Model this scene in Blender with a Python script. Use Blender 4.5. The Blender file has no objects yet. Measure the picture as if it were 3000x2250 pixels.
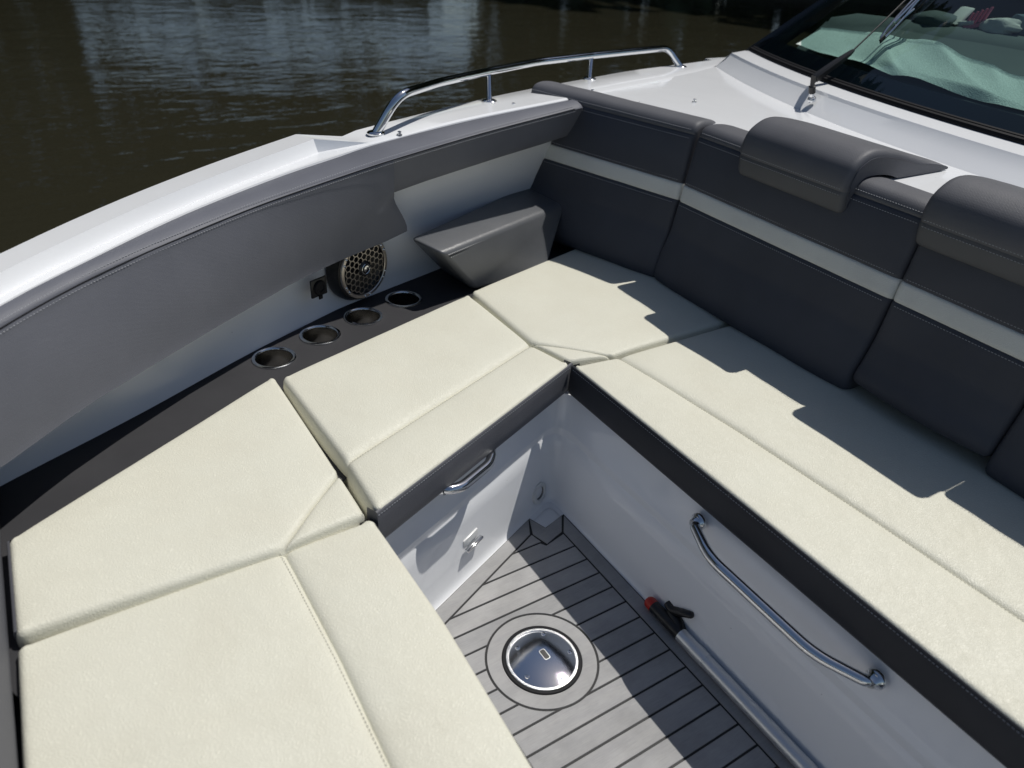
import bpy, bmesh, math, random
from mathutils import Vector, Matrix
from mathutils import noise as mnoise
from mathutils.geometry import delaunay_2d_cdt

random.seed(11)
SC = bpy.context.scene
COL = SC.collection
R = math.radians

# ------------------------------------------------------------------ camera, sky, sun, exposure
cam_data = bpy.data.cameras.new('camera')
cam_data.lens = 26.1309
cam_data.sensor_width = 36.0
cam_data.clip_start = 0.02
cam_data.clip_end = 600.0
cam_data.dof.use_dof = True
cam_data.dof.focus_distance = 1.75
cam_data.dof.aperture_fstop = 3.4
cam = bpy.data.objects.new('camera', cam_data)
cam.matrix_world = Matrix(((0.528339, -0.489215, 0.693921, 1.004703), (0.846372, 0.238810, -0.476051, -0.918621), (0.067176, 0.838832, 0.540230, 1.327065), (0.000000, 0.000000, 0.000000, 1.000000)))
COL.objects.link(cam)
SC.camera = cam

SUN = Vector((0.0, 0.512, 1.0)).normalized()
world = bpy.data.worlds.new('World')
SC.world = world
world.use_nodes = True
wn, wl = world.node_tree.nodes, world.node_tree.links
sky = wn.new('ShaderNodeTexSky')
sky.sky_type = 'NISHITA'
sky.sun_disc = False
sky.sun_elevation = math.asin(SUN.z)
sky.sun_rotation = math.atan2(SUN.x, SUN.y)
sky.altitude = 50
sky.air_density = 1.0
sky.dust_density = 0.9
sky.ozone_density = 1.0
bg = wn['Background']
bg.inputs['Strength'].default_value = 0.07
wl.new(sky.outputs['Color'], bg.inputs['Color'])

sun_data = bpy.data.lights.new('sun', 'SUN')
sun_data.energy = 4.2
sun_data.angle = R(0.53)
sun_data.color = (1.0, 0.965, 0.90)
sun = bpy.data.objects.new('sun', sun_data)
sun.rotation_euler = SUN.to_track_quat('Z', 'Y').to_euler()
sun.location = (0, 3, 8)
COL.objects.link(sun)

SC.view_settings.view_transform = 'Standard'
SC.view_settings.look = 'None'
SC.view_settings.gamma = 1.0
SC.view_settings.use_curve_mapping = False
SC.view_settings.exposure = -0.26
SC.cycles.max_bounces = 10
SC.cycles.sample_clamp_indirect = 6.0

# ------------------------------------------------------------------ materials
def new_mat(name):
    m = bpy.data.materials.new(name)
    m.use_nodes = True
    return m, m.node_tree.nodes, m.node_tree.links, m.node_tree.nodes['Principled BSDF']

def simple(name, col, rough=0.5, metal=0.0, spec=0.5, coat=0.0):
    m, n, l, b = new_mat(name)
    b.inputs['Base Color'].default_value = (*col, 1)
    b.inputs['Roughness'].default_value = rough
    b.inputs['Metallic'].default_value = metal
    b.inputs['Specular IOR Level'].default_value = spec
    b.inputs['Coat Weight'].default_value = coat
    b.inputs['Coat Roughness'].default_value = 0.05
    return m

def node(n, t, **kw):
    x = n.new(t)
    for k, v in kw.items():
        if k in x.inputs:
            x.inputs[k].default_value = v
        else:
            setattr(x, k, v)
    return x

def coords(n, l, scale=(1, 1, 1), rot=(0, 0, 0)):
    tc = n.new('ShaderNodeTexCoord')
    mp = n.new('ShaderNodeMapping')
    mp.inputs['Scale'].default_value = scale
    mp.inputs['Rotation'].default_value = rot
    l.new(tc.outputs['Object'], mp.inputs['Vector'])
    return mp.outputs['Vector']

def ramp(n, l, fac, c0, c1, p0=0.0, p1=1.0):
    r = n.new('ShaderNodeValToRGB')
    r.color_ramp.elements[0].position = p0
    r.color_ramp.elements[1].position = p1
    r.color_ramp.elements[0].color = (*c0, 1)
    r.color_ramp.elements[1].color = (*c1, 1)
    l.new(fac, r.inputs['Fac'])
    return r.outputs['Color']

def bump(n, l, height, b, strength=0.3, dist=0.001, prev=None):
    bp = n.new('ShaderNodeBump')
    bp.inputs['Strength'].default_value = strength
    bp.inputs['Distance'].default_value = dist
    l.new(height, bp.inputs['Height'])
    if prev is not None:
        l.new(prev, bp.inputs['Normal'])
    l.new(bp.outputs['Normal'], b.inputs['Normal'])
    return bp.outputs['Normal']

def leather(name, col, col2, cell=300.0, strength=0.4, rough=0.48, spec=0.4):
    m, n, l, b = new_mat(name)
    v = coords(n, l)
    nz = node(n, 'ShaderNodeTexNoise', Scale=26.0, Detail=3.0)
    l.new(v, nz.inputs['Vector'])
    ad = n.new('ShaderNodeMixRGB'); ad.blend_type = 'ADD'; ad.inputs['Fac'].default_value = 0.035
    l.new(v, ad.inputs['Color1']); l.new(nz.outputs['Color'], ad.inputs['Color2'])
    mp = n.new('ShaderNodeMapping'); mp.inputs['Scale'].default_value = (1.0, 0.5, 0.8); mp.inputs['Rotation'].default_value = (0, 0, 0.5)
    l.new(ad.outputs['Color'], mp.inputs['Vector'])
    vo = n.new('ShaderNodeTexVoronoi'); vo.feature = 'DISTANCE_TO_EDGE'; vo.inputs['Scale'].default_value = cell
    l.new(mp.outputs['Vector'], vo.inputs['Vector'])
    mr = n.new('ShaderNodeMapRange'); mr.inputs['From Max'].default_value = 0.40
    l.new(vo.outputs['Distance'], mr.inputs['Value'])
    soft = node(n, 'ShaderNodeTexNoise', Scale=9.0, Detail=4.0)
    l.new(v, soft.inputs['Vector'])
    c = ramp(n, l, soft.outputs['Fac'], col2, col, 0.3, 0.62)
    dk = n.new('ShaderNodeMixRGB'); dk.blend_type = 'MULTIPLY'; dk.inputs['Fac'].default_value = 0.07
    l.new(c, dk.inputs['Color1']); l.new(mr.outputs['Result'], dk.inputs['Color2'])
    l.new(dk.outputs['Color'], b.inputs['Base Color'])
    b.inputs['Roughness'].default_value = rough
    b.inputs['Specular IOR Level'].default_value = spec
    p = bump(n, l, mr.outputs['Result'], b, strength, 0.0012)
    bump(n, l, soft.outputs['Fac'], b, 0.12, 0.01, p)
    return m

def woven(name, col, col2, scale=420.0, strength=0.35, rough=0.55, spec=0.35):
    """Marine vinyl with a fine basket weave."""
    m, n, l, b = new_mat(name)
    v = coords(n, l)
    w1 = node(n, 'ShaderNodeTexWave', Scale=scale / 5.0, Distortion=1.5); w1.bands_direction = 'DIAGONAL'
    w2 = node(n, 'ShaderNodeTexWave', Scale=scale / 5.0, Distortion=1.5); w2.bands_direction = 'Z'
    l.new(v, w1.inputs['Vector']); l.new(v, w2.inputs['Vector'])
    mx = n.new('ShaderNodeMath'); mx.operation = 'MULTIPLY'
    l.new(w1.outputs['Fac'], mx.inputs[0]); l.new(w2.outputs['Fac'], mx.inputs[1])
    nz = node(n, 'ShaderNodeTexNoise', Scale=650.0, Detail=2.0)
    l.new(v, nz.inputs['Vector'])
    lo = n.new('ShaderNodeMath'); lo.operation = 'MULTIPLY'; lo.inputs[1].default_value = 0.22; l.new(mx.outputs[0], lo.inputs[0])
    a2 = n.new('ShaderNodeMath'); a2.operation = 'ADD'
    l.new(lo.outputs[0], a2.inputs[0]); l.new(nz.outputs['Fac'], a2.inputs[1])
    soft = node(n, 'ShaderNodeTexNoise', Scale=7.0, Detail=4.0)
    l.new(v, soft.inputs['Vector'])
    c = ramp(n, l, soft.outputs['Fac'], col2, col, 0.3, 0.65)
    mm = n.new('ShaderNodeMixRGB'); mm.blend_type = 'MULTIPLY'; mm.inputs['Fac'].default_value = 0.3
    l.new(c, mm.inputs['Color1']); l.new(nz.outputs['Color'], mm.inputs['Color2'])
    l.new(c, b.inputs['Base Color'])
    b.inputs['Roughness'].default_value = rough
    b.inputs['Specular IOR Level'].default_value = spec
    p = bump(n, l, a2.outputs[0], b, min(1, strength * 1.7), 0.0006)
    bump(n, l, soft.outputs['Fac'], b, 0.2, 0.008, p)
    return m

def gelcoat_mat():
    m, n, l, b = new_mat('white_gelcoat')
    v = coords(n, l)
    nz = node(n, 'ShaderNodeTexNoise', Scale=3.5, Detail=5.0)
    l.new(v, nz.inputs['Vector'])
    c = ramp(n, l, nz.outputs['Fac'], (0.80, 0.815, 0.84), (0.835, 0.85, 0.872), 0.3, 0.7)
    # sparse specks of dirt
    sp = node(n, 'ShaderNodeTexVoronoi', Scale=34.0); l.new(v, sp.inputs['Vector'])
    lt = n.new('ShaderNodeMath'); lt.operation = 'LESS_THAN'; lt.inputs[1].default_value = 0.045
    l.new(sp.outputs['Distance'], lt.inputs[0])
    pick = n.new('ShaderNodeSeparateColor'); l.new(sp.outputs['Color'], pick.inputs['Color'])
    gt = n.new('ShaderNodeMath'); gt.operation = 'GREATER_THAN'; gt.inputs[1].default_value = 0.86
    l.new(pick.outputs['Red'], gt.inputs[0])
    an = n.new('ShaderNodeMath'); an.operation = 'MULTIPLY'; l.new(lt.outputs[0], an.inputs[0]); l.new(gt.outputs[0], an.inputs[1])
    sc = n.new('ShaderNodeMath'); sc.operation = 'MULTIPLY'; sc.inputs[1].default_value = 0.5; l.new(an.outputs[0], sc.inputs[0])
    mx = n.new('ShaderNodeMixRGB'); mx.inputs['Color2'].default_value = (0.16, 0.14, 0.12, 1)
    l.new(sc.outputs[0], mx.inputs['Fac']); l.new(c, mx.inputs['Color1'])
    l.new(mx.outputs['Color'], b.inputs['Base Color'])
    rg = n.new('ShaderNodeMapRange'); rg.inputs['To Min'].default_value = 0.05; rg.inputs['To Max'].default_value = 0.12
    l.new(nz.outputs['Fac'], rg.inputs['Value']); l.new(rg.outputs['Result'], b.inputs['Roughness'])
    big = node(n, 'ShaderNodeTexNoise', Scale=6.0, Detail=2.0); l.new(v, big.inputs['Vector'])
    bump(n, l, big.outputs['Fac'], b, 0.06, 0.01)
    return m

def plank_mat():
    m, n, l, b = new_mat('grey_synthetic_teak')
    g = n.new('ShaderNodeNewGeometry')
    mp = n.new('ShaderNodeMapping'); mp.inputs['Scale'].default_value = (700, 30, 1)
    l.new(g.outputs['Position'], mp.inputs['Vector'])
    st = node(n, 'ShaderNodeTexNoise', Scale=1.0, Detail=4.0, Roughness=0.6); l.new(mp.outputs['Vector'], st.inputs['Vector'])
    mp2 = n.new('ShaderNodeMapping'); mp2.inputs['Scale'].default_value = (40, 9, 1)
    l.new(g.outputs['Position'], mp2.inputs['Vector'])
    st2 = node(n, 'ShaderNodeTexNoise', Scale=1.0, Detail=5.0); l.new(mp2.outputs['Vector'], st2.inputs['Vector'])
    fine = node(n, 'ShaderNodeTexNoise', Scale=900.0, Detail=2.0); l.new(g.outputs['Position'], fine.inputs['Vector'])
    c1 = ramp(n, l, st.outputs['Fac'], (0.335, 0.335, 0.338), (0.395, 0.395, 0.395), 0.3, 0.7)
    c2 = ramp(n, l, st2.outputs['Fac'], (0.92, 0.92, 0.925), (1.04, 1.035, 1.02), 0.3, 0.7)
    oi = n.new('ShaderNodeObjectInfo')
    c3 = ramp(n, l, oi.outputs['Random'], (0.9, 0.9, 0.91), (1.06, 1.05, 1.05))
    m1 = n.new('ShaderNodeMixRGB'); m1.blend_type = 'MULTIPLY'; m1.inputs['Fac'].default_value = 1
    l.new(c1, m1.inputs['Color1']); l.new(c2, m1.inputs['Color2'])
    m2 = n.new('ShaderNodeMixRGB'); m2.blend_type = 'MULTIPLY'; m2.inputs['Fac'].default_value = 1
    l.new(m1.outputs['Color'], m2.inputs['Color1']); l.new(c3, m2.inputs['Color2'])
    bl = node(n, 'ShaderNodeTexNoise', Scale=7.0, Detail=6.0, Roughness=0.65); l.new(g.outputs['Position'], bl.inputs['Vector'])
    c4 = ramp(n, l, bl.outputs['Fac'], (0.86, 0.86, 0.855), (1.03, 1.03, 1.03), 0.36, 0.6)
    m3 = n.new('ShaderNodeMixRGB'); m3.blend_type = 'MULTIPLY'; m3.inputs['Fac'].default_value = 1
    l.new(m2.outputs['Color'], m3.inputs['Color1']); l.new(c4, m3.inputs['Color2'])
    l.new(m3.outputs['Color'], b.inputs['Base Color'])
    b.inputs['Roughness'].default_value = 0.7
    b.inputs['Specular IOR Level'].default_value = 0.25
    p = bump(n, l, st.outputs['Fac'], b, 0.35, 0.0008)
    bump(n, l, fine.outputs['Fac'], b, 0.25, 0.0006, p)
    return m

def steel(name, rough=0.08, col=(0.74, 0.75, 0.76), scratch=0.0):
    m, n, l, b = new_mat(name)
    b.inputs['Base Color'].default_value = (*col, 1)
    b.inputs['Metallic'].default_value = 1.0
    v = coords(n, l)
    nz = node(n, 'ShaderNodeTexNoise', Scale=60.0, Detail=4.0); l.new(v, nz.inputs['Vector'])
    mr = n.new('ShaderNodeMapRange'); mr.inputs['To Min'].default_value = rough * 0.7; mr.inputs['To Max'].default_value = rough * 1.5
    l.new(nz.outputs['Fac'], mr.inputs['Value']); l.new(mr.outputs['Result'], b.inputs['Roughness'])
    if scratch:
        sp = node(n, 'ShaderNodeTexNoise', Scale=900.0, Detail=1.0); l.new(v, sp.inputs['Vector'])
        pw = n.new('ShaderNodeMath'); pw.operation = 'POWER'; pw.inputs[1].default_value = 5.0
        l.new(sp.outputs['Fac'], pw.inputs[0])
        bump(n, l, pw.outputs[0], b, scratch, 0.002)
    return m

def water_mat():
    m, n, l, b = new_mat('river_water')
    b.inputs['Base Color'].default_value = (0.0235, 0.0225, 0.0145, 1)
    b.inputs['Roughness'].default_value = 0.03
    b.inputs['IOR'].default_value = 1.333
    g = n.new('ShaderNodeNewGeometry')
    def lay(sx, sy, rot, det, sc):
        mp = n.new('ShaderNodeMapping'); mp.inputs['Scale'].default_value = (sx, sy, 1); mp.inputs['Rotation'].default_value = (0, 0, rot)
        l.new(g.outputs['Position'], mp.inputs['Vector'])
        t = node(n, 'ShaderNodeTexNoise', Scale=sc, Detail=det, Roughness=0.55); t.inputs['Distortion'].default_value = 0.4
        l.new(mp.outputs['Vector'], t.inputs['Vector'])
        return t.outputs['Fac']
    p = bump(n, l, lay(1.0, 0.42, 0.96, 2.0, 4.0), b, 1.0, 0.010)
    p = bump(n, l, lay(1.0, 0.6, 0.5, 1.0, 1.1), b, 1.0, 0.015, p)
    bump(n, l, lay(1.0, 0.55, 1.2, 2.0, 13.0), b, 0.9, 0.0030, p)
    return m

def leaf_mat():
    m, n, l, b = new_mat('bank_foliage')
    g = n.new('ShaderNodeNewGeometry')
    nz = node(n, 'ShaderNodeTexNoise', Scale=0.6, Detail=4.0); l.new(g.outputs['Position'], nz.inputs['Vector'])
    l.new(ramp(n, l, nz.outputs['Fac'], (0.028, 0.043, 0.016), (0.095, 0.12, 0.04), 0.35, 0.7), b.inputs['Base Color'])
    b.inputs['Roughness'].default_value = 0.7
    return m

def glass_mat():
    m, n, l, b = new_mat('tinted_glass')
    n.remove(b)
    out = n['Material Output']
    tr = n.new('ShaderNodeBsdfTransparent'); tr.inputs['Color'].default_value = (0.60, 0.74, 0.715, 1)
    gl = n.new('ShaderNodeBsdfGlossy'); gl.inputs['Roughness'].default_value = 0.01
    fr = n.new('ShaderNodeFresnel')
    gm = n.new('ShaderNodeNewGeometry')
    io = n.new('ShaderNodeMapRange'); io.inputs['To Min'].default_value = 1.52; io.inputs['To Max'].default_value = 1 / 1.52
    l.new(gm.outputs['Backfacing'], io.inputs['Value']); l.new(io.outputs['Result'], fr.inputs['IOR'])
    mx = n.new('ShaderNodeMixShader')
    l.new(fr.outputs['Fac'], mx.inputs['Fac']); l.new(tr.outputs[0], mx.inputs[1]); l.new(gl.outputs[0], mx.inputs[2])
    l.new(mx.outputs[0], out.inputs['Surface'])
    return m

def towel_mat():
    m, n, l, b = new_mat('mint_terry_cloth')
    v = coords(n, l)
    nz = node(n, 'ShaderNodeTexNoise', Scale=260.0, Detail=3.0); l.new(v, nz.inputs['Vector'])
    l.new(ramp(n, l, nz.outputs['Fac'], (0.56, 0.63, 0.58), (0.80, 0.86, 0.81), 0.3, 0.7), b.inputs['Base Color'])
    b.inputs['Roughness'].default_value = 0.95
    b.inputs['Specular IOR Level'].default_value = 0.1
    bump(n, l, nz.outputs['Fac'], b, 0.8, 0.003)
    return m

M = {}
M['cream'] = leather('cream_leather', (0.72, 0.71, 0.605), (0.70, 0.685, 0.578), cell=350.0, strength=0.38)
M['graphite'] = woven('graphite_vinyl', (0.108, 0.111, 0.126), (0.092, 0.095, 0.108))
M['padvinyl'] = woven('coaming_vinyl', (0.134, 0.140, 0.166), (0.118, 0.124, 0.148))
M['charcoal'] = woven('charcoal_vinyl', (0.039, 0.0403, 0.0468), (0.0312, 0.0325, 0.0377), strength=0.3, rough=0.6, spec=0.3)
M['stripe'] = leather('silver_leather', (0.68, 0.70, 0.69), (0.62, 0.635, 0.63), cell=420, strength=0.4, rough=0.42)
M['smooth'] = leather('grey_leather', (0.1222, 0.1274, 0.1378), (0.1105, 0.1157, 0.1248), cell=420, strength=0.15, rough=0.36, spec=0.5)
M['gel'] = gelcoat_mat()
M['shelf'] = woven('black_shelf_lining', (0.0442, 0.0442, 0.0481), (0.0364, 0.0364, 0.0403), strength=0.15, rough=0.75, spec=0.2)
M['plank'] = plank_mat()
M['caulk'] = simple('black_caulk', (0.012, 0.012, 0.013), 0.6)
M['chrome'] = steel('polished_steel', 0.06)
M['brushed'] = steel('brushed_steel', 0.17, (0.50, 0.49, 0.46))
_n, _l = M['brushed'].node_tree.nodes, M['brushed'].node_tree.links
_t = _n.new('ShaderNodeTangent'); _t.direction_type = 'RADIAL'; _t.axis = 'Z'
_l.new(_t.outputs['Tangent'], _n['Principled BSDF'].inputs['Tangent'])
_n['Principled BSDF'].inputs['Anisotropic'].default_value = 0.85
M['mirror'] = steel('mirror_plate', 0.035, (0.72, 0.73, 0.75), scratch=0.10)
M['knurl'] = steel('bright_steel_ring', 0.3, (0.92, 0.92, 0.92), scratch=0.9)
M['alu'] = simple('satin_aluminium', (0.72, 0.74, 0.76), 0.42, 0.85)
M['black'] = simple('black_plastic', (0.012, 0.012, 0.013), 0.38)
M['rubber'] = simple('black_rubber', (0.007, 0.007, 0.009), 0.6, 0, 0.25)
M['red'] = simple('red_plastic', (0.42, 0.02, 0.012), 0.4)
M['frit'] = simple('windscreen_black_band', (0.004, 0.006, 0.012), 0.25)
M['dash'] = woven('dash_vinyl', (0.1365, 0.1495, 0.1456), (0.1235, 0.1352, 0.1326), strength=0.15, rough=0.8, spec=0.1)
M['navy'] = simple('dark_cabin_lining', (0.025, 0.035, 0.055), 0.7)
M['whiteplastic'] = simple('white_plastic', (0.66, 0.67, 0.67), 0.3)
M['beige'] = simple('pale_fabric', (0.62, 0.56, 0.52), 0.8)
M['pink'] = simple('pink_plastic', (0.75, 0.16, 0.24), 0.5)
M['stitch'] = simple('pale_thread', (0.34, 0.35, 0.38), 0.8)
M['thread'] = simple('cream_thread', (0.54, 0.525, 0.445), 0.8)
M['grille'] = steel('grille_steel', 0.3, (0.52, 0.48, 0.44))
M['water'] = water_mat()
M['leaf'] = leaf_mat()
M['bank'] = simple('bank_earth', (0.06, 0.05, 0.03), 0.9)
M['hull'] = simple('hull_white', (0.66, 0.67, 0.69), 0.15)
M['glass'] = glass_mat()
M['towel'] = towel_mat()

# ------------------------------------------------------------------ mesh helpers
LOC = {}

def thing(name, label, cat, loc, group=None, kind=None):
    o = bpy.data.objects.new(name, None)
    o.empty_display_size = 0.05
    o.location = loc
    COL.objects.link(o)
    LOC[o.name] = Vector(loc)
    o['label'] = label
    o['category'] = cat
    if group:
        o['group'] = group
    if kind:
        o['kind'] = kind
    return o

def obj(name, vf, mat, parent=None, smooth=40, kind=None, label=None, cat=None, group=None, fix=True):
    verts, faces = vf
    verts = [Vector(v) for v in verts]
    if parent is not None:
        off = LOC[parent.name]
    else:
        xs = [v.x for v in verts]; ys = [v.y for v in verts]; zs = [v.z for v in verts]
        off = Vector(((min(xs) + max(xs)) / 2, (min(ys) + max(ys)) / 2, min(zs)))
    me = bpy.data.meshes.new(name)
    me.from_pydata([v - off for v in verts], [], faces)
    me.materials.append(mat)
    if fix:
        bm = bmesh.new(); bm.from_mesh(me)
        bmesh.ops.remove_doubles(bm, verts=bm.verts, dist=1e-6)
        bmesh.ops.recalc_face_normals(bm, faces=bm.faces)
        bm.to_mesh(me); bm.free()
    if smooth:
        me.polygons.foreach_set('use_smooth', [True] * len(me.polygons))
        me.set_sharp_from_angle(angle=R(smooth))
    me.update()
    o = bpy.data.objects.new(name, me)
    COL.objects.link(o)
    LOC[o.name] = off
    if parent is not None:
        o.parent = parent
        # a part sits at its parent's origin, its mesh carries the offset
    else:
        o.location = off
    for k, v in (('kind', kind), ('label', label), ('category', cat), ('group', group)):
        if v:
            o[k] = v
    return o

def join(*parts):
    vs, fs = [], []
    for v, f in parts:
        k = len(vs)
        vs += [Vector(p) for p in v]
        fs += [tuple(i + k for i in q) for q in f]
    return vs, fs

def loft(rows, closed=False, caps=False):
    n = len(rows[0])
    vs = [Vector(p) for r in rows for p in r]
    fs = []
    for i in range(len(rows) - 1):
        for j in range(n if closed else n - 1):
            a, b = i * n + j, i * n + (j + 1) % n
            fs.append((a, b, b + n, a + n))
    if caps:
        fs.append(tuple(range(n))[::-1])
        fs.append(tuple(range((len(rows) - 1) * n, len(rows) * n)))
    return vs, fs

def fillet(pts, r, k=8):
    pts = [Vector(p) for p in pts]
    out = [pts[0]]
    for i in range(1, len(pts) - 1):
        rr = r[i] if isinstance(r, dict) and i in r else (r if not isinstance(r, dict) else 0)
        a, b, c = pts[i - 1], pts[i], pts[i + 1]
        u, w = (a - b), (c - b)
        la, lc = u.length, w.length
        u.normalize(); w.normalize()
        ang = u.angle(w)
        if rr <= 0 or ang > 3.12:
            out.append(b); continue
        t = min(rr / math.tan(ang / 2), la * 0.49, lc * 0.49)
        p, q = b + u * t, b + w * t
        for j in range(k + 1):
            s = j / k
            out.append((1 - s) ** 2 * p + 2 * s * (1 - s) * b + s * s * q)
    out.append(pts[-1])
    return out

def tube(path, r, n=14, caps=True, flat=1.0):
    path = [Vector(p) for p in path]
    rows = []
    t0 = (path[1] - path[0]).normalized()
    up = Vector((0, 0, 1)) if abs(t0.z) < 0.9 else Vector((0, 1, 0))
    nx = t0.cross(up).normalized()
    for i, p in enumerate(path):
        t = (path[min(i + 1, len(path) - 1)] - path[max(i - 1, 0)]).normalized()
        nx = (nx - t * nx.dot(t)).normalized()
        ny = t.cross(nx)
        rr = r[i] if isinstance(r, (list, tuple)) else r
        rows.append([p + (nx * math.cos(a) + ny * math.sin(a) * flat) * rr for a in [2 * math.pi * k / n for k in range(n)]])
    return loft(rows, True, caps)

def lathe(prof, c, axis=(0, 0, 1), n=40, close=False):
    c = Vector(c)
    ax = Vector(axis).normalized()
    x = ax.cross(Vector((0, 0, 1))) if abs(ax.z) < 0.95 else Vector((1, 0, 0))
    x.normalize(); y = ax.cross(x)
    rows = [[c + ax * h + (x * math.cos(a) + y * math.sin(a)) * max(r, 1e-5) for a in [2 * math.pi * k / n for k in range(n)]] for r, h in prof]
    return loft(rows, True, False)

def prism(poly, z0, z1, bevel=0.0):
    poly = [Vector((p[0], p[1], 0)) for p in poly]
    n = len(poly)
    rings = [(0, z0), (0, z1)] if bevel <= 0 else [(0, z0), (0, z1 - bevel), (bevel, z1)]
    area = sum(poly[i].x * poly[(i + 1) % n].y - poly[(i + 1) % n].x * poly[i].y for i in range(n))
    sgn = 1 if area > 0 else -1
    rows = []
    for ins, z in rings:
        ring = []
        for i in range(n):
            a, b, c = poly[i - 1], poly[i], poly[(i + 1) % n]
            u = (b - a).normalized(); w = (c - b).normalized()
            nn = Vector((-u.y, u.x, 0)) * sgn + Vector((-w.y, w.x, 0)) * sgn
            if nn.length < 1e-6:
                nn = Vector((-u.y, u.x, 0)) * sgn
            nn.normalize()
            k = max(0.35, nn.dot(Vector((-u.y, u.x, 0)) * sgn))
            q = b + nn * (ins / k)
            ring.append(Vector((q.x, q.y, z)))
        rows.append(ring)
    vs, fs = loft(rows, True, True)
    return vs, fs

def bevel_solid(vs, faces, r, seg=3):
    bm = bmesh.new()
    bv = [bm.verts.new(Vector(v)) for v in vs]
    for f in faces:
        bm.faces.new([bv[i] for i in f])
    bmesh.ops.recalc_face_normals(bm, faces=bm.faces)
    bmesh.ops.bevel(bm, geom=list(bm.edges) + list(bm.verts), offset=r, segments=seg, profile=0.5, affect='EDGES', clamp_overlap=True)
    bm.verts.ensure_lookup_table(); bm.verts.index_update()
    out = [v.co.copy() for v in bm.verts], [tuple(v.index for v in f.verts) for f in bm.faces]
    bm.free()
    return out

HEX = [(0, 3, 2, 1), (4, 5, 6, 7), (0, 1, 5, 4), (1, 2, 6, 5), (2, 3, 7, 6), (3, 0, 4, 7)]

def box(c, sx, sy, sz, ax=(1, 0, 0), ay=(0, 1, 0), az=(0, 0, 1), r=0.0):
    c = Vector(c); ax = Vector(ax).normalized() * sx / 2; ay = Vector(ay).normalized() * sy / 2; az = Vector(az).normalized() * sz / 2
    vs = [c - ax - ay - az, c + ax - ay - az, c + ax + ay - az, c - ax + ay - az, c - ax - ay + az, c + ax - ay + az, c + ax + ay + az, c - ax + ay + az]
    return bevel_solid(vs, HEX, r, 2) if r else (vs, HEX)

def polyline(pts):
    pts = [Vector(p) for p in pts]
    L = [0.0]
    for a, b in zip(pts, pts[1:]):
        L.append(L[-1] + (b - a).length)
    def f(s):
        d = s * L[-1]
        for i in range(len(pts) - 1):
            if d <= L[i + 1] or i == len(pts) - 2:
                t = (d - L[i]) / max(1e-9, L[i + 1] - L[i])
                return pts[i].lerp(pts[i + 1], t)
    f.length = L[-1]
    return f

def smoothcurve(pts, k=10):
    """Catmull-Rom through the points."""
    pts = [Vector(p) for p in pts]
    P = [2 * pts[0] - pts[1]] + pts + [2 * pts[-1] - pts[-2]]
    out = []
    for i in range(1, len(P) - 2):
        for j in range(k):
            t = j / k
            a, b, c, d = P[i - 1], P[i], P[i + 1], P[i + 2]
            out.append(0.5 * ((2 * b) + (c - a) * t + (2 * a - 5 * b + 4 * c - d) * t * t + (3 * b - a - 3 * c + d) * t ** 3))
    out.append(pts[-1])
    return out

def by_y(pts):
    """Curve looked up by its y."""
    pts = sorted([Vector(p) for p in pts], key=lambda p: p.y)
    def f(y):
        i = 0
        while i < len(pts) - 2 and y > pts[i + 1].y:
            i += 1
        a, b = pts[i], pts[i + 1]
        t = (y - a.y) / (b.y - a.y)
        return a + (b - a) * t
    return f

def stitches(path, nrm, length=0.0042, gap=0.0026, r=0.0005, lift=0.0004):
    f = polyline(path)
    n = int(f.length / (length + gap))
    parts = []
    nrm = Vector(nrm).normalized()
    for i in range(n):
        a = f((i + 0.2) / n); b = f(min(1, (i + 0.2) / n + length / f.length))
        if (b - a).length < 1e-5:
            continue
        t = (b - a).normalized(); s = t.cross(nrm).normalized() * r * 1.3
        m = (a + b) / 2 + nrm * (lift + r)
        vs = [a + s, a - s, b - s, b + s, m + s * 0.6, m - s * 0.6]
        parts.append((vs, [(0, 1, 5, 4), (3, 4, 5, 2), (0, 4, 3), (1, 2, 5)]))
    return join(*parts)

# ------------------------------------------------------------------ water and the wooded bank
def grid_plane(x0, x1, y0, y1, z):
    return [(x0, y0, z), (x1, y0, z), (x1, y1, z), (x0, y1, z)], [(0, 1, 2, 3)]

WATER_Z = -0.42
obj('water', grid_plane(-300, 300, -300, 300, WATER_Z), M['water'], smooth=0, kind='structure', label='dark rippled river water beside the boat')

def wood_height(a):
    # crown height of the far bank by compass direction (degrees from +X): a clearing is shaped for the bright reflection on the water
    return 25.0

def sky_gap(a, z):
    # the gap between the bushes on the bank and the canopy above, added out of view so its sky brightens a patch of water
    lo = 1.55 - 1.5 * max(0, 1 - abs(a - 152.0) / 3.5) + 0.5 * mnoise.noise(Vector((a * 0.5, 0, 3)))
    hi = 3.7 + 0.9 * mnoise.noise(Vector((a * 0.4, 2, 1)))
    return 150.5 < a < 177.5 and lo < z < hi

bank_rows = []
for i in range(0, 97):
    a = R(70 + i * 1.75)
    d = Vector((math.cos(a), math.sin(a), 0))
    w = mnoise.noise(Vector((i * 0.3, 0, 0))) * 0.8
    bank_rows.append([d * (24.5 + w) + Vector((0, 0, -1.2)), d * (26 + w) + Vector((0, 0, -0.15)), d * (30 + w) + Vector((0, 0, 0.15)), d * 75 + Vector((0, 0, 0.2))])
obj('riverbank', loft(bank_rows), M['bank'], kind='structure', label='low earth bank across the river')

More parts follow.
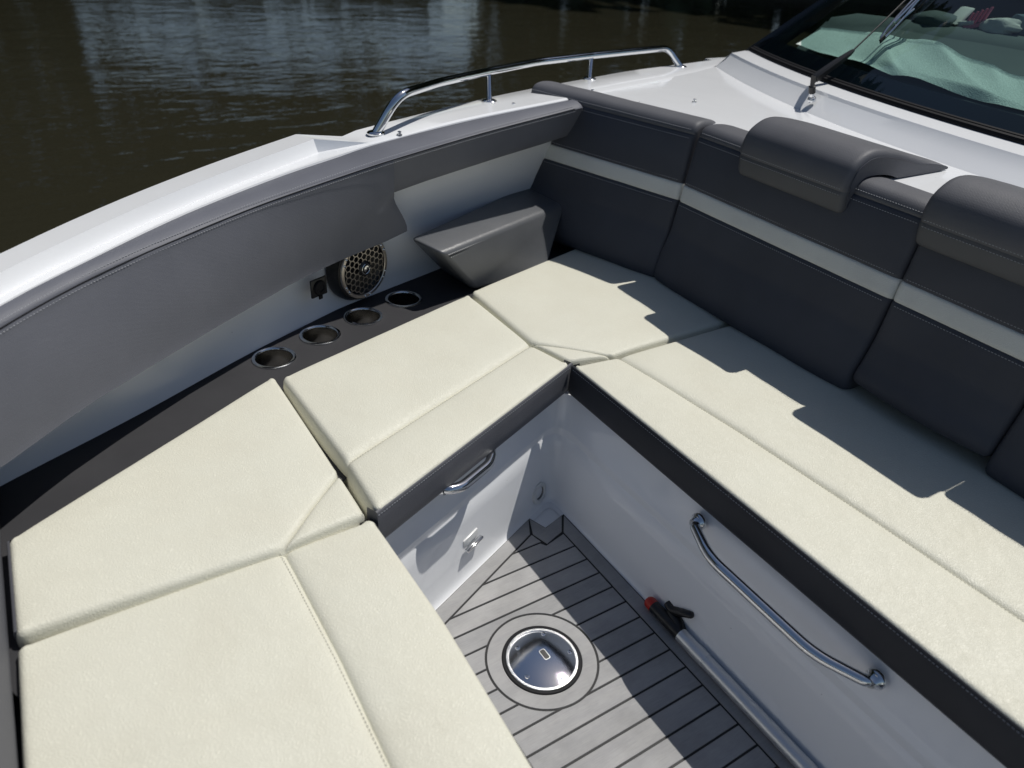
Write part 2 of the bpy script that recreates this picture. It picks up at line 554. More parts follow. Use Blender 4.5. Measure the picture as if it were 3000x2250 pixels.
def far_wood():
    rng = random.Random(5)
    vs, fs = [], []
    for i in range(36000):
        a = 70 + rng.random() * 168
        h = wood_height(a)
        h *= 1 + 0.22 * mnoise.noise(Vector((a * 0.35, 1.7, 0)))
        z = 0.0 + h * rng.random() ** 1.25
        rr = 27 + rng.random() * 7 + 2.5 * mnoise.noise(Vector((a * 0.2, z * 0.3, 4)))
        if sky_gap(a, z):
            continue
        c = Vector((math.cos(R(a)) * rr, math.sin(R(a)) * rr, z))
        s = rng.uniform(0.3, 0.75) if z < 7 else rng.uniform(0.6, 1.1)
        n = Vector((rng.uniform(-1, 1), rng.uniform(-1, 1), rng.uniform(-0.3, 1))).normalized()
        u = n.orthogonal().normalized() * s
        w = n.cross(u)
        k = len(vs)
        vs += [c - u * 0.9, c - w * 0.6 + u * 0.2, c + u, c + w * 0.7 - u * 0.1]
        fs.append((k, k + 1, k + 2, k + 3))
    return vs, fs
obj('riverside_wood', far_wood(), M['leaf'], smooth=0, kind='stuff', label='far bank of dark trees mirrored in the water', fix=False)

# ------------------------------------------------------------------ the boat shell
boat = thing('motor_boat', 'white motor boat with grey upholstered bow cockpit, plank floor and raked windscreen', 'boat', (0.2, 0.3, WATER_Z))

# cockpit liner: benches' moulded fronts, swept round the floor
LD = Vector((0.393, -0.9195, 0)).normalized()        # direction of the tapering side
LN = Vector((LD.y, -LD.x, 0))                        # outward from the cockpit (towards the gunwale)
if LN.x > 0:
    LN = -LN
LP = Vector((-0.138, -0.047, 0))
BY, FY = 0.043, -0.61                                # bench line and bow line at floor level

def on_left(y, d=0.0):
    p = LP + LN * d
    return p + LD * ((y - p.y) / LD.y)

def liner_path(d, r0=0.022):
    a = Vector((2.2, BY + d, 0)); b = on_left(BY + d, d); c = on_left(FY - d, d); e = Vector((2.2, FY - d, 0))
    return fillet([a, b, c, e], (r0 + max(d, 0)) * 1.0, 7)

prof = [(-0.012, -0.004), (0.0, -0.002), (0.003, 0.001), (0.0055, 0.005), (0.008, 0.012), (0.010, 0.022), (0.0130, 0.05), (0.0225, 0.15), (0.0272, 0.194),
        (0.0292, 0.197), (0.0293, 0.2), (0.0275, 0.219), (0.0278, 0.222), (0.0298, 0.2255), (0.0340, 0.27), (0.0400, 0.316), (0.048, 0.319), (0.30, 0.319)]
rows = []
for d, z in prof:
    rows.append([Vector((p.x, p.y, z)) for p in liner_path(d)])
liner = obj('bench_moulding', loft(rows), M['gel'], boat, smooth=35)

# white floor pan and the black caulk bed
pan = [Vector((-0.5, 0.2, -0.006)), Vector((2.3, 0.2, -0.006)), Vector((2.3, -0.8, -0.006)), Vector((-0.5, -0.8, -0.006))]
floor = obj('cockpit_floor', (pan, [(0, 1, 2, 3)]), M['gel'], boat, smooth=0)
N_OUT = [Vector((-0.108, 0.039, 0)), Vector((-0.089, -0.029, 0)), Vector((-0.138, -0.047, 0))]
N_IN = [Vector((-0.054, 0.0, 0)), Vector((-0.037, -0.062, 0)), Vector((-0.086, -0.0745, 0))]
bed = [N_OUT[0], N_OUT[1], N_OUT[2], on_left(-0.6), Vector((2.2, -0.6, 0)), Vector((2.2, 0.0415, 0)), Vector((-0.108, 0.0415, 0))]
obj('caulk_bed', prism(bed[::-1], -0.005, -0.0022), M['caulk'], boat, smooth=0)

g = 0.0024
CC, CR_ = Vector((0.235, -0.258, 0)), 0.1185
def clip(poly, p, n):
    out = []
    for i in range(len(poly)):
        a, b = poly[i], poly[(i + 1) % len(poly)]
        da, db = (a - p).dot(n), (b - p).dot(n)
        if da >= 0:
            out.append(a)
        if (da >= 0) != (db >= 0):
            out.append(a + (b - a) * (da / (da - db)))
    return out

IN_P = N_IN[2].copy()
IN_D = (Vector((0.047, -0.374, 0)) - IN_P).normalized()
IN_N = Vector((-IN_D.y, IN_D.x, 0))
if IN_N.x < 0:
    IN_N = -IN_N
def plank(poly, name='plank'):
    poly = [p for i, p in enumerate(poly) if (p - poly[i - 1]).length > 1e-4]
    if len(poly) > 2:
        obj(name, prism(poly, -0.0022, 0.0, 0.0006), M['plank'], floor, smooth=30)

def strip_polys(x0, x1, yb, yt):
    """One strip between two seams, cut by the ring."""
    Rr = CR_ + g
    def h(x):
        q = Rr * Rr - (x - CC.x) ** 2
        return math.sqrt(q) if q > 0 else None
    if x1 <= CC.x - Rr or x0 >= CC.x + Rr:
        return [[Vector((x0, yb, 0)), Vector((x1, yb, 0)), Vector((x1, yt, 0)), Vector((x0, yt, 0))]]
    xs = [x0 + (x1 - x0) * i / 14 for i in range(15)]
    if h(x0) is not None and h(x1) is not None:
        top = [Vector((x, CC.y + h(x), 0)) for x in xs] + [Vector((x1, yt, 0)), Vector((x0, yt, 0))]
        bot = [Vector((x0, yb, 0)), Vector((x1, yb, 0))] + [Vector((x, CC.y - h(x), 0)) for x in xs[::-1]]
        return [top, bot]
    if h(x0) is None:                                  # ring enters from the right-hand edge
        a1 = math.acos(max(-1, min(1, (x1 - CC.x) / Rr)))
        arc = [CC + Rr * Vector((math.cos(t), math.sin(t), 0)) for t in [2 * math.pi - a1 - (2 * math.pi - 2 * a1) * i / 24 for i in range(25)]]
        return [[Vector((x0, yb, 0)), Vector((x1, yb, 0))] + arc + [Vector((x1, yt, 0)), Vector((x0, yt, 0))]]
    a0 = math.acos(max(-1, min(1, (x0 - CC.x) / Rr)))
    arc = [CC + Rr * Vector((math.cos(t), math.sin(t), 0)) for t in [a0 - 2 * a0 * i / 24 for i in range(25)]]
    return [[Vector((x0, yb, 0)), Vector((x1, yb, 0)), Vector((x1, yt, 0)), Vector((x0, yt, 0))] + arc]

W = 0.05
# inner notch edges
NE1 = (N_IN[1] - N_IN[0]); NE2 = (N_IN[2] - N_IN[1])
for k in range(-2, 24):
    x0, x1 = k * W + g, (k + 1) * W - g
    for poly in strip_polys(x0, x1, -0.585, -g):
        poly = clip(poly, IN_P + IN_N * g, IN_N)
        if len(poly) < 3:
            continue
        if x0 < -0.03:
            # trim the strips that run into the notch of the border
            n1 = Vector((-NE1.y, NE1.x, 0)).normalized(); n1 = n1 if n1.x > 0 else -n1
            n2 = Vector((-NE2.y, NE2.x, 0)).normalized(); n2 = n2 if n2.y < 0 else -n2
            if x1 <= -0.04:
                poly = clip(poly, N_IN[1] + n2 * g, n2)
            else:
                a = clip(poly, N_IN[1] + n2 * g, n2)
                b = clip(poly, N_IN[1] + n1 * g, n1)
                # the union of both half-planes: take the lower piece and the right-hand piece as one outline
                yy = N_IN[1].y - 0.004
                top = clip(b, Vector((0, yy, 0)), Vector((0, 1, 0)))
                low = clip(poly, Vector((0, yy, 0)), Vector((0, -1, 0)))
                if len(low) > 2 and len(top) > 2:
                    lo_r = [p for p in low if abs(p.y - yy) > 1e-5]
                    poly = [Vector((x0, -0.6, 0)), Vector((x1, -0.6, 0)), Vector((x1, -g, 0))] + [Vector((min(p.x for p in top if p.y > -g - 1e-4), -g, 0)), N_IN[1] + Vector((0.003, -0.002, 0)), a and Vector((x0, N_IN[1].y - 0.011, 0))]
                    poly = clip(poly, IN_P + IN_N * g, IN_N)
        plank(poly)

def inset_line(a, b, d, side):
    t = (b - a).normalized(); n = Vector((-t.y, t.x, 0)) * side
    return a + n * d, b + n * d
edge_r = [N_IN[0] + Vector((0.001, g, 0)), Vector((2.2, g, 0)), Vector((2.2, 0.0395, 0)), N_OUT[0] + Vector((0.006, -0.001, 0))]
plank(edge_r, 'border_plank')
lo = -0.59
li = lambda y: IN_P + IN_D * ((y - IN_P.y) / IN_D.y) - IN_N * g
edge_l = [N_OUT[2] + LD * 0.008 - LN * 0.003, on_left(lo) - LN * 0.003, li(lo), li(N_IN[2].y - 0.003)]
plank(edge_l, 'border_plank')
vee = [N_OUT[0] + Vector((0.001, -0.005, 0)), N_OUT[1] + Vector((0.003, -0.001, 0)), N_OUT[2] + Vector((0.004, -0.002, 0)),
       N_IN[2] + Vector((0.003, 0.003, 0)), N_IN[1] + Vector((-0.002, 0.004, 0)), N_IN[0] + Vector((-0.003, -0.001, 0))]
plank(vee, 'border_plank')
ring = []
nR = 64
vs = []
for r_, z in ((0.0855, -0.0022), (0.0855, -0.0004), (0.0861, 0.0), (CR_ - g - 0.0006, 0.0), (CR_ - g, -0.0006), (CR_ - g, -0.0022)):
    vs.append((r_, z))
obj('ring_plank', lathe(vs, (CC.x, CC.y, 0), n=nR), M['plank'], floor, smooth=30)

# drain opening beside the notch
dc = on_left(0.000, 0.0085) + Vector((0, 0, 0.042))
dn = (-LN + Vector((0, 0, 0.18))).normalized()
dr = obj('drain_flange', lathe([(0.030, -0.004), (0.030, 0.0022), (0.027, 0.0040), (0.020, 0.0040), (0.018, 0.0015), (0.018, -0.02)], dc, dn, 32), M['whiteplastic'], boat)
obj('drain_pipe', lathe([(0.0178, 0.001), (0.0178, -0.035), (0.0, -0.036)], dc, dn, 24), simple('grey_pipe', (0.22, 0.21, 0.2), 0.6), dr)

# ------------------------------------------------------------------ side shelf with holes for the cup holders
SZ = 0.37
shelf_out = [(-0.2509, -1.2749, 0.3700), (-0.3465, -1.1092, 0.3700), (-0.4733, -0.8534, 0.3700), (-0.6280, -0.5726, 0.3700), (-0.7597, -0.2974, 0.3700), (-0.8666, 0.0239, 0.3700)]
shelf_out = [Vector(p) for p in shelf_out]
ext = shelf_out[-1] + (shelf_out[-1] - shelf_out[-2]).normalized() * 0.75
shelf_out.append(ext)
shelf_in = [Vector((p.x + 0.46, p.y + 0.19, SZ)) for p in shelf_out]
cups = [Vector((-0.576, -0.535, SZ)), Vector((-0.637, -0.398, SZ)), Vector((-0.685, -0.261, SZ)), Vector((-0.735, -0.119, SZ))]
def sheet_with_holes(outline, holes, z, k=40):
    pts = [Vector((p.x, p.y)) for p in outline]
    edges = [(i, (i + 1) % len(pts)) for i in range(len(pts))]
    for c, r in holes:
        s = len(pts)
        pts += [Vector((c.x + r * math.cos(2 * math.pi * i / k), c.y + r * math.sin(2 * math.pi * i / k))) for i in range(k)]
        edges += [(s + i, s + (i + 1) % k) for i in range(k)]
    v, e, f, *_ = delaunay_2d_cdt(pts, edges, [], 0, 1e-6)
    tri = []
    for q in f:
        c = sum((v[i] for i in q), Vector((0, 0))) / len(q)
        if any((c - Vector((h.x, h.y))).length < r * 0.97 for h, r in holes):
            continue
        if not inside(c, outline):
            continue
        tri.append(tuple(q))
    return [Vector((p.x, p.y, z)) for p in v], tri
def inside(c, poly):
    r = False
    for i in range(len(poly)):
        a, b = poly[i - 1], poly[i]
        if (a.y > c.y) != (b.y > c.y) and c.x < (b.x - a.x) * (c.y - a.y) / (b.y - a.y) + a.x:
            r = not r
    return r
obj('side_shelf', sheet_with_holes(shelf_out + shelf_in[::-1], [(c, 0.0445) for c in cups], SZ), M['shelf'], boat, smooth=0)

# ------------------------------------------------------------------ coaming: pad line, white side panel, gunwale
seam = [(-0.1086, -1.1900, 0.7000), (-0.2837, -1.0236, 0.7100), (-0.4091, -0.8752, 0.7170), (-0.4828, -0.7565, 0.7240), (-0.5590, -0.6201, 0.7320), (-0.6166, -0.4855, 0.7430), (-0.6553, -0.3537, 0.7560), (-0.6831, -0.2264, 0.7720),
        (-0.7034, -0.0930, 0.7890), (-0.7641, 0.1439, 0.8060), (-0.8385, 0.4653, 0.8250)]
padout = [(-0.1594, -1.1900, 0.7100), (-0.3381, -1.0182, 0.7220), (-0.4642, -0.8659, 0.7290), (-0.6087, -0.6724, 0.7390), (-0.7326, -0.4379, 0.7550), (-0.7896, -0.2677, 0.7710), (-0.8212, -0.1548, 0.7840), (-0.8576, 0.1236, 0.8120), (-0.9101, 0.4927, 0.8330)]
wide_low = [(-0.0812, -1.2468, 0.5180), (-0.1845, -1.0777, 0.5180), (-0.3149, -0.9394, 0.5160), (-0.4118, -0.8082, 0.5160), (-0.5061, -0.6660, 0.5200), (-0.6269, -0.4570, 0.5330), (-0.6783, -0.3330, 0.5420), (-0.7333, -0.1229, 0.5650), (-0.7481, -0.0912, 0.5680)]
narrow_low = [(-0.7278, -0.1602, 0.6820), (-0.7567, -0.0402, 0.6950), (-0.7794, 0.0843, 0.7080), (-0.8232, 0.2454, 0.7180), (-0.8639, 0.4098, 0.7280), (-0.8912, 0.4975, 0.7320)]
f_seam, f_out, f_wide, f_nar = by_y(smoothcurve(seam, 6)), by_y(smoothcurve(padout, 6)), by_y(wide_low), by_y(narrow_low)
wide_corner, nar_corner = Vector(wide_low[-1]), Vector(narrow_low[0])
PN = Vector((-0.90, -0.43, 0)).normalized()      # outboard, roughly

FR_W = [0.04, 0.1, 0.18, 0.27, 0.35, 0.43, 0.5, 0.58, 0.66, 0.74, 0.82, 0.90, 0.96, 1.0]
_s, _w = f_seam(nar_corner.y), f_wide(nar_corner.y)
T_CUT = (_s.z - nar_corner.z) / (_s.z - _w.z)
def pad_station(y, mode):
    """Section of the pad from the gunwale lip over the seam and down the face."""
    s = f_seam(y); o = f_out(y)
    if mode == 'narrow':
        b = f_nar(y)
    else:
        b = f_wide(min(y, wide_corner.y))
    out = [o + PN * 0.012 + Vector((0, 0, -0.03)), o + PN * 0.002 + Vector((0, 0, -0.004)), o.lerp(s, 0.12) + Vector((0, 0, 0.005)), o.lerp(s, 0.5) + Vector((0, 0, 0.009)), o.lerp(s, 0.85) + Vector((0, 0, 0.005)), s.lerp(o, 0.03) + Vector((0, 0, 0.0006)), s + PN * 0.0012, s.lerp(b, 0.02) + PN * -0.0012]
    if mode == 'narrow':
        # narrow band: keep the same number of rows, the lower ones collapse onto its edge
        fr = [min(1.0, t / T_CUT) for t in FR_W]
    else:
        fr = FR_W
    for t in fr:
        p = s.lerp(b, t)
        if mode == 'slant':
            # rows below the narrow band end along the slanted flank
            if p.z < nar_corner.z:
                q = min(1, (nar_corner.z - p.z) / (nar_corner.z - wide_corner.z))
                p = nar_corner.lerp(wide_corner, q) + Vector((0.004, -0.011, 0)) * q ** 9 + Vector((-0.004, 0.010, 0)) * max(0, 1 - q / 0.25) ** 2
        bulge = 0.006 * math.sin(math.pi * min(1, t * 1.05)) if t < 1 and mode != 'narrow' else 0.005 * math.sin(math.pi * min(1, t * T_CUT * 1.05)) * min(1, (1 - t) / 0.1)
        out.append(p - PN * bulge)
    e = out[-1]
    out += [e + PN * 0.010 + Vector((0, 0, -0.005)), e + PN * 0.055 + Vector((0, 0, 0.002))]
    return out

ys_w = [-1.62 + i * 0.05 for i in range(29)]
ys_w = [y for y in ys_w if y < nar_corner.y - 0.015] + [nar_corner.y - 0.012]
st = [pad_station(y, 'wide') for y in ys_w]
sl = pad_station(nar_corner.y, 'slant')
st.append(sl)
cut = [p + PN * 0.055 if p.z < nar_corner.z - 0.002 else p for p in sl]
band = [nar_corner.y + 0.0005] + [nar_corner.y + 0.03 + i * 0.05 for i in range(14) if nar_corner.y + 0.03 + i * 0.05 < 0.525] + [0.53]
st2 = [pad_station(y, 'narrow') for y in band]
endp = st2[-1]
cen = sum(endp, Vector()) / len(endp)
st2.append([p.lerp(cen, 0.04) + Vector((-0.003, 0.008, 0)) for p in endp])
st2.append([p.lerp(cen, 0.14) + Vector((-0.004, 0.012, 0)) for p in endp])
pad = thing('coaming_pad', 'long grey padded bolster along the white gunwale above the cup holders', 'bolster', tuple(sum(st[0], Vector()) / len(st[0])))
flank = ([p for p in sl if p.z < nar_corner.z + 0.002], [p for p in cut if p.z < nar_corner.z + 0.002])
if len(flank[0]) == len(flank[1]):
    fl = loft(flank)
else:
    m_ = min(len(flank[0]), len(flank[1])); fl = loft((flank[0][-m_:], flank[1][-m_:]))
obj('pad_face', join(loft(st + st2), ([p for p in st2[-1]], [tuple(range(len(st2[-1])))]), fl), M['padvinyl'], pad, smooth=50, fix=True)
sc = smoothcurve([f_seam(y) for y in [-1.5 + i * 0.1 for i in range(21)]], 4)
up1 = [p + Vector((0, 0, 0.0075)) + PN * 0.007 for p in sc]; dn1 = [p + Vector((0, 0, -0.0065)) - PN * 0.0025 for p in sc]
obj('seam', tube([p - PN * 0.0002 + Vector((0, 0, 0.0002)) for p in sc], 0.0011, 6), M['rubber'], pad)
obj('stitching', join(stitches(up1, (0.4, 0.2, 1), lift=0.0005), stitches(dn1, (0.9, 0.4, 0.3), lift=0.0005)), M['stitch'], pad, smooth=0, kind='stuff')

# white panel behind the pad, from the shelf up under the gunwale
def by_len(pts):
    return polyline(pts)
pan_rows = []
fo = polyline(smoothcurve(shelf_out, 4))
for i in range(41):
    p = fo(i / 40)
    s = f_seam(max(-1.6, min(0.75, p.y)))
    top = Vector((s.x, s.y, s.z - 0.03)) + PN * 0.065
    if p.y > 0.55:
        top = Vector((p.x + 0.05, p.y, 0.8))
    col = [p + Vector((0.004, 0.002, -0.02)), p + Vector((0.0, 0, 0.004)), p + PN * 0.012 + Vector((0, 0, 0.03))]
    for t in (0.3, 0.5, 0.7, 0.85, 1.0):
        q = p.lerp(top, t)
        q = Vector((q.x, q.y, p.z + (top.z - p.z) * t)) + PN * (0.02 * math.sin(math.pi * t))
        col.append(q)
    pan_rows.append(col)
side_panel = obj('side_panel', loft(pan_rows), M['gel'], boat, smooth=60)

# gunwale
O_front = [(-0.3086, -1.2461, 0.7300), (-0.5205, -1.0054, 0.7410), (-0.6242, -0.8830, 0.7480), (-0.7355, -0.7278, 0.7580), (-0.8512, -0.5322, 0.7720), (-0.9582, -0.3171, 0.7880)]
R_front = [(-0.1922, -1.2316, 0.7400), (-0.4092, -1.0076, 0.7510), (-0.5126, -0.8846, 0.7580), (-0.6309, -0.7235, 0.7680), (-0.7388, -0.5385, 0.7820), (-0.8692, -0.3006, 0.7970)]
V_front = [(-0.1730, -1.2380, 0.7160), (-0.3796, -1.0151, 0.7270), (-0.4807, -0.8910, 0.7340), (-0.7033, -0.6092, 0.7480), (-0.7716, -0.4250, 0.7620), (-0.7969, -0.2562, 0.7760)]
fO, fR, fV = by_y(smoothcurve(O_front, 5)), by_y(smoothcurve(R_front, 5)), by_y(smoothcurve(V_front, 5))
e_o, e_r, e_v = Vector(O_front[-1]), Vector(R_front[-1]), Vector(V_front[-1])
gr = []
for i in range(29):
    t = i / 28
    yo = -1.75 + (e_o.y + 1.75) * t; yr = -1.72 + (e_r.y + 1.72) * t; yv = -1.66 + (e_v.y + 1.66) * t
    o, r_ = fO(yo), fR(yr)
    v = r_ + Vector((0.9, 0.43, 0)) * 0.0125 + Vector((0, 0, -0.030)); yv = v.y
    lip = f_out(yv + 0.01)
    hull = o + Vector((-0.012, -0.006, -0.02))
    gr.append([o + Vector((-0.10, -0.05, -1.25)), hull + Vector((-0.01, -0.005, -0.10)), hull, o + Vector((-0.004, -0.002, -0.004)), o, r_.lerp(o, 0.06), r_, r_.lerp(v, 0.06) + Vector((0, 0, -0.0004)), r_.lerp(v, 0.5), r_.lerp(v, 0.93), v + Vector((0.0012, 0.0006, -0.0006)), v.lerp(lip, 0.4) + Vector((0, 0, 0.0045)), lip + Vector((0, 0, 0.004)), lip - PN * 0.006 + Vector((0, 0, -0.012))])
gun = loft(gr)
# the raised toe falls away to the side deck in a faceted wedge
d_o, d_m, d_t = Vector((-0.9220, -0.2049, 0.7830)), Vector((-0.8637, -0.1998, 0.7820)), Vector((-0.8152, -0.1688, 0.7850))

O_aft = [tuple(d_o), (-0.9384, -0.1682, 0.7900), (-0.9581, -0.0668, 0.8000), (-1.0163, 0.1108, 0.8080), (-1.0799, 0.3178, 0.8170), (-1.1378, 0.5380, 0.8250), (-1.2019, 0.8046, 0.8320), (-1.2619, 1.0540, 0.8380), (-1.3077, 1.3283, 0.8420), (-1.3775, 1.6477, 0.8430), (-1.4051, 1.7419, 0.8430)]
fOa = polyline(smoothcurve(O_aft, 5))
L_aft = [tuple(d_t), (-0.8176, -0.1304, 0.7900), (-0.8667, 0.1286, 0.8120), (-0.9168, 0.4974, 0.8340), (-1.02, 0.86, 0.838), (-1.12, 1.2, 0.84), (-1.22, 1.46, 0.84)]
fLa = polyline(smoothcurve(L_aft, 5))
ga = []
for i in range(41):
    t = i / 40
    o, l_ = fOa(t), fLa(t)
    ga.append([o + Vector((-0.10, -0.05, -1.25)), o + Vector((-0.024, -0.012, -0.10)), o + Vector((-0.014, -0.006, -0.018)), o + Vector((-0.005, -0.002, -0.003)), o + Vector((0.004, 0.002, 0.001)), o.lerp(l_, 0.5) + Vector((0, 0, 0.003)), l_ + PN * 0.010 + Vector((0, 0, 0.004)), l_ + Vector((0, 0, 0.001)), l_ - PN * 0.006 + Vector((0, 0, -0.016))])
ga[0][5] = d_m.copy(); ga[0][4] = d_o.copy()
e_o, e_r, e_v = gr[-1][4], gr[-1][6], gr[-1][10]
lipA, lipB, t_ = gr[-1][12], ga[0][7], ga[0][6]
facet = join(([e_o, e_r, e_v, ga[0][4], ga[0][5], t_], [(0, 1, 4, 3), (1, 5, 4)]), ([gr[-1][k] for k in range(6, 11)] + [t_], [(k, k + 1, 5) for k in range(4)]), ([e_v, gr[-1][11], lipA, gr[-1][13], t_, ga[0][7], ga[0][8]], [(0, 1, 5, 4), (1, 2, 5), (2, 3, 6, 5)]),
             ([gr[-1][k] for k in range(5)] + [ga[0][k] for k in range(5)], [(k, k + 1, k + 6, k + 5) for k in range(4)]))
gunwale = obj('gunwale', join(gun, facet, loft(ga)), M['gel'], boat, smooth=20)

# ------------------------------------------------------------------ foredeck, riser and ledge under the windscreen
DZ = 0.838
rb = [(-1.2380, 1.4752, 0.8400), (-1.0396, 1.3743, 0.8400), (-0.8102, 1.2747, 0.8400), (-0.6159, 1.1927, 0.8400), (-0.4846, 1.1657, 0.8400), (-0.3199, 1.1497, 0.8400), (-0.1013, 1.1103, 0.8400), (-0.0003, 1.0869, 0.8400), (0.1191, 1.0599, 0.8400), (0.2098, 1.0370, 0.8400)]
rt = [(-1.2004, 1.5108, 0.9000), (-1.1872, 1.5089, 0.9000), (-0.8821, 1.3725, 0.9000), (-0.6494, 1.2797, 0.9000), (-0.5335, 1.2562, 0.9000), (-0.3778, 1.2165, 0.9000), (-0.2204, 1.1768, 0.9000), (-0.0779, 1.1414, 0.9000), (0.0293, 1.1362, 0.9000), (0.1383, 1.1249, 0.9000)]
sl_ = [(-1.1852, 1.5727, 0.9100), (-1.1177, 1.5734, 0.9100), (-0.8957, 1.4616, 0.9100), (-0.7123, 1.3838, 0.9100), (-0.4776, 1.3106, 0.9100), (-0.2825, 1.2643, 0.9100), (-0.1706, 1.2391, 0.9100), (-0.0686, 1.2152, 0.9100), (0.0230, 1.2045, 0.9100), (0.0968, 1.1971, 0.9100)]
# the far right runs on in the same sweep, mirrored about the boat's centreline
rb = rb[:4] + [(-0.393, 1.140, 0.84), (-0.093, 1.082, 0.84), (0.20, 1.045, 0.84), (0.50, 1.030, 0.84), (1.0, 1.052, 0.84), (1.85, 1.14, 0.84)]
def extend_right(pts, dx=1.5, bend=0.02):
    a, b = Vector(pts[-2]), Vector(pts[-1])
    s = (b.y - a.y) / (b.x - a.x) * 0.3
    return [Vector(p) for p in pts] + [b + Vector((dx * 0.3, dx * 0.3 * s, 0)), b + Vector((dx, dx * 0.05, 0))]
def sweep(pts, w=1.0):
    # least-squares cubic y(x) through the measured points keeps the moulding fair
    P = [Vector(p) for p in pts]
    z = sum(p.z for p in P) / len(P)
    A = [[p.x ** k for k in range(4)] for p in P]
    N = [[sum(a[i] * a[j] for a in A) for j in range(4)] for i in range(4)]
    b = [sum(a[i] * p.y for a, p in zip(A, P)) for i in range(4)]
    for i in range(4):
        for j in range(i + 1, 4):
            f = N[j][i] / N[i][i]
            N[j] = [u - f * v for u, v in zip(N[j], N[i])]; b[j] -= f * b[i]
    c = [0] * 4
    for i in (3, 2, 1, 0):
        c[i] = (b[i] - sum(N[i][j] * c[j] for j in range(i + 1, 4))) / N[i][i]
    x0 = P[0].x
    return [Vector((x, sum(c[k] * x ** k for k in range(4)), z)) for x in [x0 + (1.75 - x0) * i / 60 for i in range(61)]]
far_right = lambda pts, dy, z: [Vector(p) for p in pts] + [Vector((0.75, Vector(pts[-1]).y + dy, z)), Vector((1.3, Vector(pts[-1]).y + dy + 0.045, z)), Vector((1.75, Vector(pts[-1]).y + dy + 0.10, z))]
c_rb, c_rt, c_sl = polyline(sweep(rb)), polyline(sweep(far_right(rt, 0.01, 0.900))), polyline(sweep(far_right(sl_, 0.01, 0.910)))
deck_rows = []
NN = 64
for i in range(NN + 1):
    t = i / NN
    b_, t_, s_ = c_rb(t), c_rt(t), c_sl(t)
    n = (t_ - b_); n.z = 0; n.normalize()
    deck_rows.append([b_ - n * 0.03 + Vector((0, 0, -0.0015)), b_ - n * 0.009 + Vector((0, 0, 0.0)), b_ + Vector((0, 0, 0.003)), b_.lerp(t_, 0.15) + Vector((0, 0, 0.002)), b_.lerp(t_, 0.5) + Vector((0, 0, -0.002)), b_.lerp(t_, 0.85) + Vector((0, 0, -0.001)), t_ - n * 0.004 + Vector((0, 0, -0.001)), t_ + n * 0.006 + Vector((0, 0, 0.001)), s_ - n * 0.004, s_ + n * 0.03 + Vector((0, 0, -0.004)), s_ + n * 0.05 + Vector((0, 0, -0.10))])
ledge = loft(deck_rows)
first = deck_rows[0]
side_end = ([first[0], first[2], first[6], first[8], Vector((first[8].x - 0.03, first[8].y + 0.16, 0.90)), Vector((first[2].x - 0.07, first[2].y + 0.2, 0.835))], [(0, 1, 2, 3, 4, 5)])
# flat deck between the backrests and the riser, out to the side deck
inner = [Vector((1.9, 0.74, DZ)), Vector((0.9, 0.74, DZ)), Vector((-0.46, 0.74, DZ)), Vector((-0.95, 0.62, DZ - 0.004))]
outer_pts = [fLa(t / 20) for t in range(10, 21)]
far = [c_rb(t / 40) - Vector((0, 0.02, 0.001)) for t in range(0, 41)]
poly = inner + [p + Vector((0, 0, 0.0)) for p in outer_pts] + far
v2, e2, f2, *_ = delaunay_2d_cdt([Vector((p.x, p.y)) for p in poly], [(i, (i + 1) % len(poly)) for i in range(len(poly))], [], 1, 1e-6)
deck_flat = ([Vector((p.x, p.y, DZ + min(0, (p.x + 0.95) * 0.0))) for p in v2], [tuple(q) for q in f2])
deck = obj('foredeck', join(ledge, side_end, deck_flat), M['gel'], boat, smooth=11)
# slightly raised deck moulding at the corner
rm = [(-0.8286, 0.7288, 0.8395), (-0.9761, 0.9519, 0.8395), (-1.2374, 1.2948, 0.8395)]
rm = [Vector(p) for p in rm] + [c_rb(t / 20) + Vector((0, 0.03, 0)) for t in range(0, 21)] + [Vector((1.9, 0.75, DZ)), Vector((-0.46, 0.745, DZ)), Vector((-0.80, 0.70, DZ))]
obj('deck_moulding', prism(rm[::-1], DZ + 0.0005, DZ + 0.0055, 0.007), M['gel'], boat, smooth=0)

# ------------------------------------------------------------------ windscreen (part of the boat) and what lies behind it
ws = obj('windscreen', join(
    tube([c_sl(i / 60) + Vector((0, 0, 0.004)) for i in range(61)], 0.010, 8),
    tube([c_sl(i / 60) + Vector((0, 0.010, 0.010)) for i in range(61)], 0.008, 8)), M['rubber'], boat)
lead = Vector((-1.0866, 1.8181, 1.1000)) - Vector((-1.1852, 1.5727, 0.9100))
lead_in = Vector((-1.0912, 1.9034, 1.1000)) - Vector((-1.1745, 1.6417, 0.9130))
def rise(t):
    x = c_sl(t).x
    q = min(1, max(0, (x + 1.15) / 0.9))
    a = lead_in.normalized(); b = Vector((0.02, 0.84, 0.54)).normalized()
    return a.lerp(b, q).normalized()
g0 = Vector((-1.1745, 1.6417, 0.9130))
gl_rows, fr_rows, dots = [], [], []
T0 = 0.02
def gpt(t, d):
    base = c_sl(t) + Vector((0, 0.008, 0.006))
    r_ = rise(t)
    side = Vector((-r_.y, r_.x, 0))
    q = base + r_ * d
    return q + Vector((0, -0.10 * d * d * 0.5, 0.0)) + Vector((0, 0, 0.05 * d * (1 - d)))
NG = 60
for i in range(NG + 1):
    t = T0 + (1 - T0) * i / NG
    gl_rows.append([gpt(t, d) for d in (-0.004, 0.04, 0.1, 0.2, 0.35, 0.55, 0.8, 1.05)])
def frit_d(t):
    return 0.074
for i in range(NG + 1):
    t = T0 + (1 - T0) * i / NG
    fd = frit_d(t)
    fr_rows.append([gpt(t, d) + Vector((0, 0.0018, -0.0025)) for d in (-0.004, fd * 0.5, fd)])
obj('glass', loft(gl_rows), M['glass'], ws, smooth=60)
